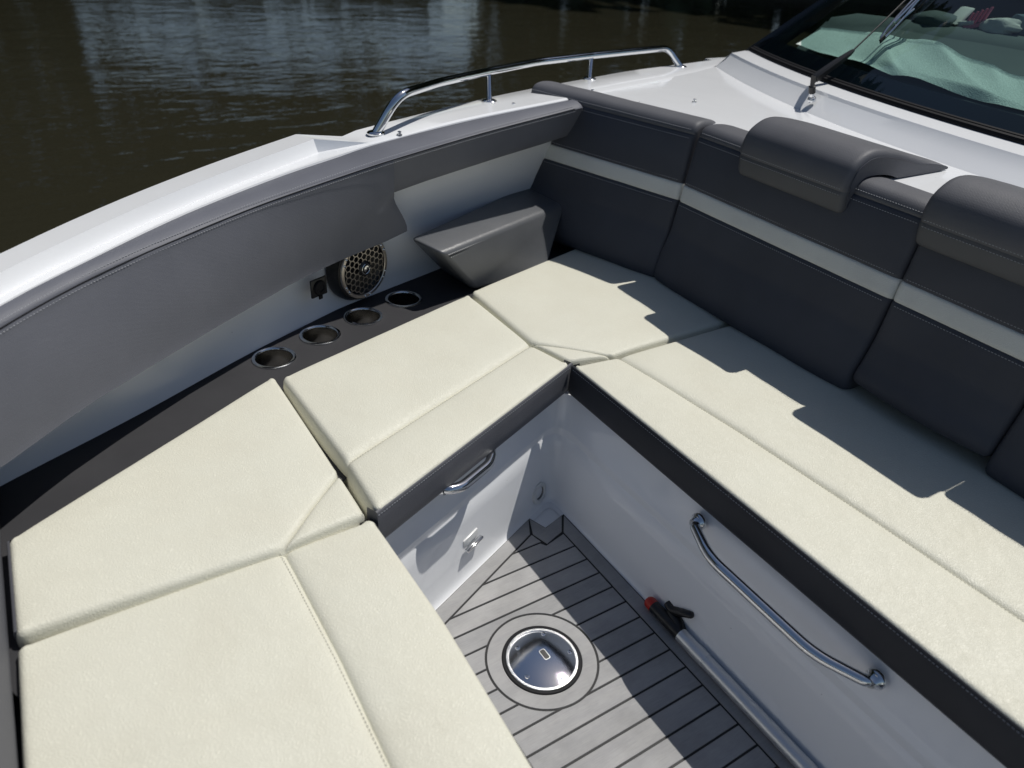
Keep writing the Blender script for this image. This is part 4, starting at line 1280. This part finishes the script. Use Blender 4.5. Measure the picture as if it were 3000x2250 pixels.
def backrest(label, x0, x1, place, name='backrest', sec=SEC, group='backrests along the bench'):
    b = thing(name, label, 'backrest', tuple(place((x0 + x1) / 2, 0.68, 0.41)), group)
    xs = x_stations(x0, x1)
    def mk(nm, i0, i1, mat, s0, s1, endcap=True):
        rows = panel_rows(sec, i0, i1, xs, place, seam0=s0, seam1=s1)
        parts = [loft(rows)]
        if endcap:
            for r_, x in ((rows[0], x0), (rows[-1], x1)):
                back = [place(x, 0.74, place(0, 0, 0).z * 0 + z) for z in (0,)]
                parts.append(loft([r_, [p.lerp(place(x, 0.73, 0.63), 0.5) for p in r_], [place(x, 0.73, 0.63) + (p - place(x, 0.73, 0.63)) * 0.02 for p in r_]]))
        obj(nm, join(*parts), mat, b, smooth=55, fix=False)
    mk('lower_panel', 0, I_LOW, M['charcoal2'], False, True)
    mk('stripe', I_LOW, I_STR, M['stripe'], True, True)
    mk('upper_panel', I_STR, I_TOP, M['charcoal2'], True, True)
    mk('top_roll', I_TOP, len(sec) - 1, M['graphite'], True, False)
    def line(y, z, a=0.014):
        return [place(x0 + a + (x1 - x0 - 2 * a) * i / 20, y, z) for i in range(21)]
    nrm = (place(0, 0, 0) - place(0, 1, 0.25))
    obj('stitching', join(stitches(line(0.6525, 0.8395), (0, -0.5, 1)), stitches(line(0.6470, 0.817), (0, -1, 0.25)), stitches(line(0.6200, 0.640), (0, -1, 0.3)), stitches(line(0.6292, 0.703), (0, -1, 0.3))), M['stitch'], b, smooth=0, kind='stuff')
    return b

M['charcoal2'] = woven('anthracite_vinyl', (0.058, 0.063, 0.080), (0.050, 0.054, 0.069), strength=0.25, rough=0.58, spec=0.3)
straight = lambda x, y, z: Vector((x, y, z))
JX, JY = -0.482, 0.6285                      # joint of first and second backrest at the stripe
bd = Vector((-0.48, -0.138, 0)).normalized()
bn = Vector((bd.y, -bd.x, 0))
if bn.y < 0:
    bn = -bn
def angled(x, y, z):
    # x runs from the far end (negative) up to 0 at the joint
    p = Vector((JX - 0.012, JY, 0)) - bd * x + bn * (y - 0.6285)
    return Vector((p.x, p.y, z))
backrest('shorter charcoal backrest in the far corner with no headrest, pale stripe across it', -0.60, 0.009, angled)
backrest('wide charcoal backrest with pale stripe under the fully visible headrest', JX + 0.0, 0.2100, straight)
low = [(y, z if z > 0.5 else 0.44 + (z - 0.404) * 0.62) for y, z in SEC]
backrest('narrow charcoal backrest with pale stripe under the cropped headrest, raised clear of the seat', 0.2110, 0.5415, straight, sec=low)
backrest('charcoal backrest beyond the narrow one, only its lower corner in view at the edge', 0.5425, 1.25, straight)

# ------------------------------------------------------------------ headrests
HR = [(0.672, 0.787), (0.655, 0.778), (0.636, 0.7795), (0.6260, 0.788), (0.620, 0.811), (0.6165, 0.831), (0.6155, 0.847), (0.619, 0.868), (0.630, 0.891), (0.652, 0.908), (0.680, 0.919), (0.715, 0.921), (0.77, 0.914), (0.84, 0.899), (0.93, 0.877), (1.000, 0.859), (1.014, 0.8545), (1.019, 0.850), (1.016, 0.8465),
      (1.005, 0.8455), (0.95, 0.8445), (0.90, 0.8445), (0.845, 0.8450), (0.808, 0.8465), (0.795, 0.8500), (0.775, 0.8555), (0.745, 0.8600), (0.710, 0.8620), (0.683, 0.8605), (0.664, 0.853), (0.657, 0.842), (0.662, 0.82)]
M['band'] = woven('headrest_band_vinyl', (0.092, 0.095, 0.104), (0.080, 0.083, 0.092), strength=0.25)
def headrest(label, x0, x1):
    h = thing('headrest', label, 'headrest', ((x0 + x1) / 2, 0.70, 0.80), 'headrests on the backrests')
    f = [Vector((0, y, z)) for y, z in HR]
    cen = Vector((0, 0.72, 0.875))
    xs = x_stations(x0, x1, 0.03)
    def rows_of(i0, i1, seam0=False, seam1=False):
        seg = f[i0:i1 + 1]
        c = smoothcurve(seg, 4) if len(seg) > 2 else seg
        rows = []
        for x, e in xs:
            d = 0.016 - math.sqrt(max(0, 0.016 ** 2 - (0.016 - e) ** 2)) if e < 0.016 else 0
            row = []
            for i, p in enumerate(c):
                if p.y > 0.9:
                    d = min(d, 0.012 * max(0.05, (1.025 - p.y) / 0.125))
                a, b = c[max(0, i - 1)], c[min(len(c) - 1, i + 1)]
                t = (b - a).normalized()
                n = Vector((0, -t.z, t.y))      # outward for the way the outline runs
                dd = -d
                if seam0: dd -= 0.0035 * math.exp(-(p - c[0]).length / 0.003)
                if seam1: dd -= 0.0035 * math.exp(-(p - c[-1]).length / 0.003)
                dd += 0.0012 * mnoise.noise(Vector((x * 10, p.y * 12, 2)))
                row.append(Vector((x, p.y, p.z)) + n * dd)
            rows.append(row)
        return rows
    ra = rows_of(5, len(f) - 1, seam0=True)
    obj('cover', loft(ra), M['graphite'], h, smooth=60, fix=False)
    rb_ = rows_of(0, 5, seam1=True)
    obj('lower_band', loft(rb_), M['band'], h, smooth=60, fix=False)
    for k in (0, -1):
        ring_ = rb_[k][:-1] + ra[k]
        x = x0 if k == 0 else x1
        bulge = -0.004 if k == 0 else 0.004
        # end panel: triangulated from the outline
        pts = [Vector((p.y, p.z)) for p in ring_]
        v, e, fc_, *_ = delaunay_2d_cdt(pts, [(i, (i + 1) % len(pts)) for i in range(len(pts))], [], 1, 1e-7)
        obj('end_panel', ([Vector((ring_[0].x, q.x, q.y)) for q in v], [tuple(t) for t in fc_]), M['graphite'], h, smooth=0, fix=False)
        obj('piping', tube([p + Vector((0.001 if k else -0.001, 0, 0)) for p in (rb_[k][2:-1] + ra[k][:41])], 0.0013, 6), M['charcoal2'], h)
    s_ = [Vector((x0 + 0.012 + (x1 - x0 - 0.024) * i / 12, f[5].y - 0.0015, f[5].z)) for i in range(13)]
    obj('stitching', join(stitches([p + Vector((0, 0.001, 0.007)) for p in s_], (0, -1, 0.1)), stitches([p + Vector((0, 0.002, -0.007)) for p in s_], (0, -1, 0.1))), M['stitch'], h, smooth=0, kind='stuff')
headrest('grey wedge headrest whole in view on the wide backrest', -0.300, 0.027)
headrest('grey wedge headrest cut off by the right edge of the photo', 0.208, 0.535)

# ------------------------------------------------------------------ grey side bolster in the corner
tf0, tf1 = Vector((-0.6460, -0.0463, 0.5320)), Vector((-0.8558, 0.5053, 0.5320))
tb0, tb1 = Vector((-0.7472, -0.0974, 0.5480)), Vector((-1.0267, 0.4774, 0.5480))
bf0, bf1 = Vector((-0.6842, 0.0611, 0.4050)), Vector((-0.7250, 0.3634, 0.4050))
bf0, bf1 = bf0 + (bf0 - tf0) * 0.22, bf1 + (bf1 - tf1) * 0.22
tf1, tb1, bf1 = tf0.lerp(tf1, 1.03), tb0.lerp(tb1, 1.05), bf0.lerp(bf1, 1.05)
bb0, bb1 = bf0 + Vector((-0.16, -0.02, 0)), bf1 + Vector((-0.20, 0.03, 0))
arm = thing('side_bolster', 'grey leather wedge bolster with double stitching wedged in the far corner', 'bolster', tuple((bf0 + bf1) / 2), None)
wedge = bevel_solid([bb0, bf0, bf1, bb1, tb0, tf0, tf1, tb1], HEX, 0.015, 5)
obj('pad', wedge, M['smooth'], arm, smooth=70)
sd = (tf1 - tf0).normalized()
fn_ = (bf0 - tf0).cross(sd).normalized()
fn_ = fn_ if fn_.x > 0 else -fn_
base_ = [tf0.lerp(tf1, 0.025 + 0.95 * i / 14) for i in range(15)]
dnv = (bf0 - tf0).normalized()
obj('seam', tube([p + dnv * 0.022 + fn_ * 0.0002 for p in base_], 0.0011, 6), M['rubber'], arm)
obj('stitching', join(stitches([p + dnv * 0.015 + fn_ * 0.0 for p in base_], (fn_ + Vector((0, 0, 0.7))), r=0.0008), stitches([p + dnv * 0.029 + fn_ * 0.0 for p in base_], fn_, r=0.0008)), simple('white_thread', (0.6, 0.6, 0.6), 0.8), arm, smooth=0, kind='stuff')

# ------------------------------------------------------------------ cup holders
def cup_holder():
    c = Vector((0, 0, 0))
    h = thing('cup_holder', '', 'cup holder', (0, 0, 0), 'steel cup holders in the side shelf')
    obj('rim', lathe([(0.0425, 0.0006), (0.0432, 0.0030), (0.0450, 0.0043), (0.0490, 0.0040), (0.0515, 0.0028), (0.0522, 0.0008), (0.0518, -0.0005)], c, n=56), M['chrome'], h)
    obj('cup', lathe([(0.0428, 0.0020), (0.0424, -0.004), (0.0420, -0.07), (0.040, -0.076), (0.0, -0.077)], c, n=56), M['brushed'], h)
    return h
ch = cup_holder()
def copy_tree(o, parent=None):
    c = o.copy()
    COL.objects.link(c)
    if parent is not None:
        c.parent = parent
    for k in list(o.children):
        copy_tree(k, c)
    return c
cup_labels = ['steel cup holder nearest the camera, first of the row of four', 'second steel cup holder from the camera, left of the loudspeaker', 'third steel cup holder from the camera, below the loudspeaker', 'fourth and farthest steel cup holder, beside the grey corner bolster']
for i, (c, lab) in enumerate(zip(cups, cup_labels)):
    o = ch if i == 0 else copy_tree(ch)
    o.location = c
    o['label'] = lab

# ------------------------------------------------------------------ loudspeaker on the side panel
sn = Vector((0.929, 0.370, 0.02)).normalized()
s_c = Vector((-0.763, -0.234, 0.480)) - sn * 0.012
spk = thing('loudspeaker', 'round black marine loudspeaker with honeycomb steel grille under the pad', 'speaker', tuple(s_c))
obj('housing', lathe([(0.098, -0.012), (0.098, 0.002), (0.094, 0.008), (0.091, 0.021), (0.089, 0.025), (0.083, 0.026), (0.078, 0.020), (0.060, 0.010), (0.0, 0.008)], s_c, sn, 56), M['black'], spk)
gx = sn.cross(Vector((0, 0, 1))).normalized(); gy = gx.cross(sn)
gc = s_c + sn * 0.0295
RG = 0.084
ring_v = lathe([(0.0735, -0.002), (0.0735, 0.002), (0.0755, 0.0035), (0.0830, 0.003), (0.0850, 0.0005), (0.0850, -0.003)], gc, sn, 64)
obj('grille_ring', ring_v, M['grille'], spk)
cell = 0.0098
bars = []
def hexbar(a, b):
    a3 = gc + gx * a[0] + gy * a[1]; b3 = gc + gx * b[0] + gy * b[1]
    t = (b3 - a3).normalized(); s = t.cross(sn) * 0.0013
    vs = [a3 - s, a3 + s, b3 + s, b3 - s, a3 - s * 0.8 + sn * 0.0018, a3 + s * 0.8 + sn * 0.0018, b3 + s * 0.8 + sn * 0.0018, b3 - s * 0.8 + sn * 0.0018]
    return vs, HEX
seen = set()
for q in range(-14, 15):
    for r_ in range(-14, 15):
        cx, cy = cell * 1.5 * q, cell * math.sqrt(3) * (r_ + q / 2)
        if math.hypot(cx, cy) > 0.082:
            continue
        pts = [(cx + cell * math.cos(R(60 * k)), cy + cell * math.sin(R(60 * k))) for k in range(6)]
        for k in range(6):
            a, b = pts[k], pts[(k + 1) % 6]
            m = (round((a[0] + b[0]) * 5e4 / 100), round((a[1] + b[1]) * 5e4 / 100))
            ra_, rb2 = math.hypot(*a), math.hypot(*b)
            if m in seen or max(ra_, rb2) > 0.0765 or min(ra_, rb2) < 0.0185:
                continue
            seen.add(m)
            bars.append(hexbar(a, b))
obj('grille', join(*bars), M['grille'], spk, smooth=0, kind='stuff', fix=False)
bad = obj('badge', lathe([(0.0215, -0.003), (0.0215, 0.003), (0.0195, 0.0045), (0.0185, 0.003), (0.0165, 0.0048), (0.010, 0.0075), (0.0, 0.0085)], gc, sn, 36), M['black'], spk)
obj('emblem', join(lathe([(0.0150, 0.006), (0.0150, 0.0066), (0.0138, 0.0072), (0.0128, 0.0066)], gc, sn, 32), lathe([(0.0092, 0.0076), (0.0085, 0.0092), (0.0, 0.0105)], gc + gy * 0.001, sn, 20), box(gc + sn * 0.0105 + gy * 0.0035, 0.004, 0.006, 0.002, gx, gy, sn)), M['chrome'], bad)
for k in range(6):
    a = R(60 * k + 28)
    for dd in (-0.11, 0.11):
        pc = gc + (gx * math.cos(a + dd) + gy * math.sin(a + dd)) * 0.0785
        obj('screw', lathe([(0.0033, 0.002), (0.0033, 0.0045), (0.0022, 0.0052), (0.001, 0.0042), (0.0, 0.004)], pc, sn, 12), M['chrome'], spk)

# ------------------------------------------------------------------ power socket
pc = Vector((-0.7015, -0.373, 0.4735)) + sn * 0.001
sock = thing('power_socket', 'small square black power socket on the white side panel left of the loudspeaker', 'socket', tuple(pc))
obj('plate', box(pc + sn * 0.001, 0.052, 0.050, 0.006, gx, gy, sn, 0.007), M['black'], sock)
obj('cap', lathe([(0.0195, 0.002), (0.0195, 0.008), (0.0175, 0.0105), (0.011, 0.0105), (0.010, 0.0085), (0.0, 0.0085)], pc, sn, 32), M['rubber'], sock)
obj('tab', box(pc + sn * 0.006 - gy * 0.026, 0.012, 0.012, 0.004, gx, gy, sn, 0.0015), M['rubber'], sock)
for s in (-1, 1):
    obj('screw', lathe([(0.0024, 0.003), (0.0024, 0.0046), (0.0, 0.0052)], pc + gx * s * 0.0215 - gy * 0.004, sn, 10), M['black'], sock)

# ------------------------------------------------------------------ gunwale handrail
deck_at = lambda p: Vector(p)
b0_, b1_, b2_, b3_ = Vector((-0.8740, -0.1291, 0.7970)), Vector((-1.0318, 0.3110, 0.8195)), Vector((-1.1832, 0.8065, 0.8340)), Vector((-1.2651, 1.3133, 0.8425))
rail = thing('handrail', 'polished steel handrail standing on two posts along the white gunwale', 'handrail', tuple(b1_))
def above(b, crop_pt, z):
    return Vector((b.x, b.y, z))
t0 = Vector((-0.8604, -0.0711, 0.8930)); t1 = Vector((b1_.x, b1_.y, 0.8955)); t2 = Vector((b2_.x, b2_.y, 0.9000)); t3 = Vector((-1.3026, 1.2652, 0.9050))
tA = Vector((-0.9773, 0.1129, 0.8940)); tB = Vector((-1.1713, 0.5784, 0.8990)); tC = Vector((-1.2595, 1.0330, 0.9040))
t1 = Vector((-1.0807, 0.3331, 0.8955)); t2 = Vector((-1.2246, 0.8361, 0.9020))
path = fillet([b0_, t0, tA, t1, tB, t2, tC, t3, b3_], {1: 0.075, 2: 0.5, 3: 0.5, 4: 0.5, 5: 0.5, 6: 0.5, 7: 0.06}, 8)
obj('top_rail', tube(path, 0.0125, 20), M['chrome'], rail)
for b, t in ((b1_, t1), (b2_, t2)):
    obj('post', tube([b, b.lerp(t, 0.5), t], 0.0085, 16), M['chrome'], rail)
for b, t in ((b0_, t0), (b1_, t1), (b2_, t2), (b3_, t3)):
    obj('flange', lathe([(0.024, -0.002), (0.024, 0.002), (0.021, 0.0048), (0.0135, 0.007), (0.010, 0.007)], b, (0, 0, 1), 28), M['chrome'], rail)

# ------------------------------------------------------------------ snap studs on the deck
def stud():
    s = thing('snap_stud', '', 'snap stud', (0, 0, 0), 'snap studs on the white deck')
    obj('base', lathe([(0.0075, 0.0), (0.0075, 0.0012), (0.0055, 0.0022), (0.0042, 0.0028)], (0, 0, 0), n=18), M['chrome'], s)
    obj('button', lathe([(0.0040, 0.002), (0.0038, 0.0052), (0.0052, 0.0062), (0.0053, 0.0082), (0.0036, 0.0094), (0.0, 0.0097)], (0, 0, 0), n=18), M['chrome'], s)
    return s
st0 = stud()
for i, (p, lab) in enumerate([((-0.8361, -0.0785, 0.7990), 'snap stud on the gunwale beside the front foot of the handrail'), ((-0.9495, 0.3463, 0.8220), 'snap stud on the gunwale just past the middle post of the handrail'),
                              ((-0.9817, 0.6659, 0.8385), 'snap stud peeping over the top of the corner backrest'), ((-0.7550, 0.8983, 0.8445), 'lone snap stud on the open white foredeck behind the backrests')]):
    o = st0 if i == 0 else copy_tree(st0)
    o.location = p
    o['label'] = lab

# ------------------------------------------------------------------ grab handles
def grab(label, f0, f1, out, depth, r, group, droop=0.0):
    f0, f1, out = Vector(f0), Vector(f1), Vector(out).normalized()
    h = thing('grab_handle', label, 'grab handle', tuple((f0 + f1) / 2), group)
    t = (f1 - f0).normalized()
    L = (f1 - f0).length
    dz = Vector((0, 0, -droop))
    pth = fillet([f0 - out * 0.004, f0 + out * 0.016 + t * 0.004, f0 + out * depth + t * min(0.085, L * 0.2) + dz, f1 + out * depth - t * min(0.085, L * 0.2) + dz, f1 + out * 0.016 - t * 0.004, f1 - out * 0.004], {1: 0.03, 2: 0.16, 3: 0.16, 4: 0.03}, 12)
    obj('bar', tube(pth, [r * (0.82 + 0.18 * math.sin(math.pi * min(1, max(0, i / (len(pth) - 1))))) for i in range(len(pth))], 20), M['chrome'], h)
    for f in (f0, f1):
        obj('foot', lathe([(0.0185, -0.003), (0.0185, 0.002), (0.0165, 0.0045), (0.0125, 0.008), (0.0098, 0.016)], f, out, 28), M['chrome'], h)
        obj('screw', lathe([(0.0036, 0.003), (0.0036, 0.0066), (0.002, 0.0066), (0.0, 0.0055)], f - t * 0.0 + Vector((0, 0, 0.0122)) , out, 12), M['chrome'], h)
    return h
grab('long polished grab handle on the white bench front below the dark skirt', (0.2849, 0.0660, 0.2898), (0.7057, 0.0660, 0.2858), (0, -1, 0), 0.052, 0.0115, 'steel grab handles')
u0 = Vector((-0.0503, -0.3035, 0.2740)); u1 = Vector((-0.0968, -0.1944, 0.3024))
u0.z = 0.322; u1.z = 0.322
grab('short polished grab handle half hidden under the side cushion', u0 + LD * 0.075, u1 + LD * 0.03, -LN, 0.030, 0.0115, 'steel grab handles', droop=0.004)

# ------------------------------------------------------------------ locker latch on the side wall
lq0, lq1 = Vector((-0.0464, -0.2931, 0.0815)), Vector((-0.0693, -0.2385, 0.0862))
lt_ = (lq1 - lq0).normalized(); lm = (lq0 + lq1) / 2
ln_ = -LN
lu = lt_.cross(ln_); lu = lu if lu.z > 0 else -lu
lat = thing('locker_latch', 'small chrome locker latch low on the sunlit white side wall', 'latch', tuple(lm))
LL = (lq1 - lq0).length
obj('bar', box(lm + ln_ * 0.006, LL, 0.008, 0.012, lt_, lu, ln_, 0.003), M['chrome'], lat)
obj('back_plate', box(lm + lu * 0.014 - ln_ * 0.006, LL * 0.9, 0.022, 0.008, lt_, lu, ln_, 0.0035), M['whiteplastic'], lat)
obj('catch', box(lm - ln_ * 0.002 - lu * 0.004, LL * 0.5, 0.008, 0.012, lt_, lu, ln_, 0.002), M['chrome'], lat)

# ------------------------------------------------------------------ round deck plate let into the ring plank
dp = thing('table_socket', 'round mirror polished table socket let into the plank floor', 'deck plate', (CC.x, CC.y, -0.004))
obj('gasket', lathe([(0.0845, -0.004), (0.0845, 0.0012), (0.0835, 0.0022), (0.0775, 0.0024), (0.0765, 0.0010), (0.0765, -0.003)], CC, n=72), M['rubber'], dp)
obj('knurled_ring', lathe([(0.0764, -0.003), (0.0764, 0.0026), (0.0750, 0.0034), (0.0712, 0.0032), (0.0700, 0.0016), (0.0700, -0.002)], CC, n=96), M['knurl'], dp)
sd_ = (Vector((0.2476, -0.2513, 0.0000)) - Vector((0.2207, -0.2518, 0.0000))).normalized()
sc_ = Vector((0.2334, -0.2514, 0.0000))
sw = Vector((-sd_.y, sd_.x, 0))
def rrect(c, u, w, a, b, r, k=6):
    out = []
    for su, sw_, a0 in ((1, 1, 0), (-1, 1, 90), (-1, -1, 180), (1, -1, 270)):
        o = c + u * su * (a - r) + w * sw_ * (b - r)
        for i in range(k + 1):
            t = R(a0 + 90 * i / k)
            out.append(o + u * math.cos(t) * r + w * math.sin(t) * r)
    return out
slot = rrect(sc_, sd_, sw, 0.0122, 0.0062, 0.0035)
def dome(r):
    return 0.0008 + 0.0085 * (1 - (r / 0.070) ** 2)
rows = []
for i in range(19):
    r_ = max(1e-4, 0.0702 * i / 18)
    rows.append([CC + Vector((r_ * math.cos(2 * math.pi * k / 72), r_ * math.sin(2 * math.pi * k / 72), dome(r_))) for k in range(72)])
obj('plate', loft(rows, True), M['mirror'], dp, smooth=80)
dz_ = lambda q: dome((q - CC).length)
obj('slot', join(loft([[Vector((q.x, q.y, dz_(Vector((q.x, q.y, 0))) + h_)) for q in ring_] for ring_, h_ in ((rrect(sc_, sd_, sw, 0.0136, 0.0076, 0.0045), 0.0001), (rrect(sc_, sd_, sw, 0.0130, 0.0070, 0.004), 0.0006), (rrect(sc_, sd_, sw, 0.0120, 0.0060, 0.0035), 0.0006), (slot, -0.0004))], True)), M['knurl'], dp, smooth=30)
obj('slot_shade_sheet', loft([[Vector((q.x, q.y, dz_(Vector((q.x, q.y, 0))) + 0.0003)) for q in rrect(sc_, sd_, sw, 0.0119, 0.0059, 0.0034)], [Vector((q.x, q.y, dz_(Vector((q.x, q.y, 0))) + 0.0003)) for q in rrect(sc_, sd_, sw, 0.002, 0.001, 0.0005)]], True, True), simple('slot_shade', (0.05, 0.048, 0.045), 0.5), dp, smooth=0)  # dark sheet on the uncut dome, coloured for the slot's shade
for x, y in ((1187, 545), (818, 750), (1565, 803), (955, 1158), (1440, 1195)):
    pass
for p in ((0.1863, -0.2219, 0.0000), (0.1902, -0.2906, 0.0000), (0.2519, -0.1985, 0.0000), (0.2581, -0.3104, 0.0000), (0.2971, -0.2530, 0.0000)):
    obj('screw', lathe([(0.0054, 0.0008), (0.0054, 0.0022), (0.0046, 0.0032), (0.0026, 0.0034), (0.0022, 0.0018), (0.0, 0.0016)], (p[0], p[1], dz_(Vector((p[0], p[1], 0))) - 0.0012), n=20), M['chrome'], dp)

# ------------------------------------------------------------------ boat hook lying against the bench front
h0, h1 = Vector((0.262, 0.031, 0.0175)), Vector((1.9, 0.033, 0.0175))
hk = thing('boat_hook', 'boat hook with aluminium pole, black hook and red tip lying along the bench front', 'boat hook', (0.6, 0.033, 0.0))
ha = (h1 - h0).normalized()
X_ = lambda d: h0 + ha * d
def hp(x, y):
    return x
x_tip = (0.2340, 0.0353, 0.0180)[0]
x_blk = (0.2533, 0.0359, 0.0180)[0]
x_tube = (0.3458, 0.0395, 0.0180)[0]
x_c1, x_c2 = (0.3837, 0.0378, 0.0180)[0], (0.4175, 0.0388, 0.0180)[0]
ax = lambda x, dy=0.0, dz=0.0: Vector((x, 0.034 + dy, 0.0175 + dz))
obj('tip', lathe([(0.0, -0.003), (0.010, -0.002), (0.0135, 0.002), (0.0146, 0.008), (0.0146, x_blk - x_tip)], ax(x_tip), (1, 0, 0), 24), M['red'], hk)
obj('head', tube([ax(x_blk), ax(x_blk + 0.01), ax(x_tube - 0.03), ax(x_tube)], [0.0145, 0.0143, 0.0152, 0.0146], 20), M['black'], hk)
nk = ax((x_blk * 0.45 + x_tube * 0.55))
# the hook springs from the head and leans on the wall
hx = Vector((0.2917, 0.0520, 0.0345)); h_a = Vector((0.2726, 0.0520, 0.0391)); h_b = Vector((0.3419, 0.0520, 0.0706))
hook_v = join(
    tube([ax(x_tube - 0.012, 0.004, 0.006), ax(x_tube - 0.03, 0.012, 0.012), hx.lerp(ax(x_tube - 0.045, 0.01, 0.012), 0.5), hx + Vector((0, -0.002, -0.006)), hx], [0.014, 0.013, 0.012, 0.013, 0.010], 12, flat=0.7),
    tube([h_a + Vector((-0.001, 0, -0.002)), h_a, hx, hx.lerp(h_b, 0.5), h_b, h_b + (h_b - hx).normalized() * 0.003], [0.004, 0.0095, 0.0125, 0.0115, 0.0088, 0.003], 12, flat=0.8))
obj('hook', hook_v, M['black'], hk, smooth=60)
obj('pole', join(tube([ax(x_tube - 0.004), ax(x_tube), ax(x_c1)], 0.0160, 24), tube([ax(x_c1), ax(x_c1 + 0.0005), ax(x_c2)], 0.0167, 24), tube([ax(x_c2), ax(x_c2 + 0.0005), ax(2.0)], [0.0167, 0.0158, 0.0158], 24)), M['alu'], hk)
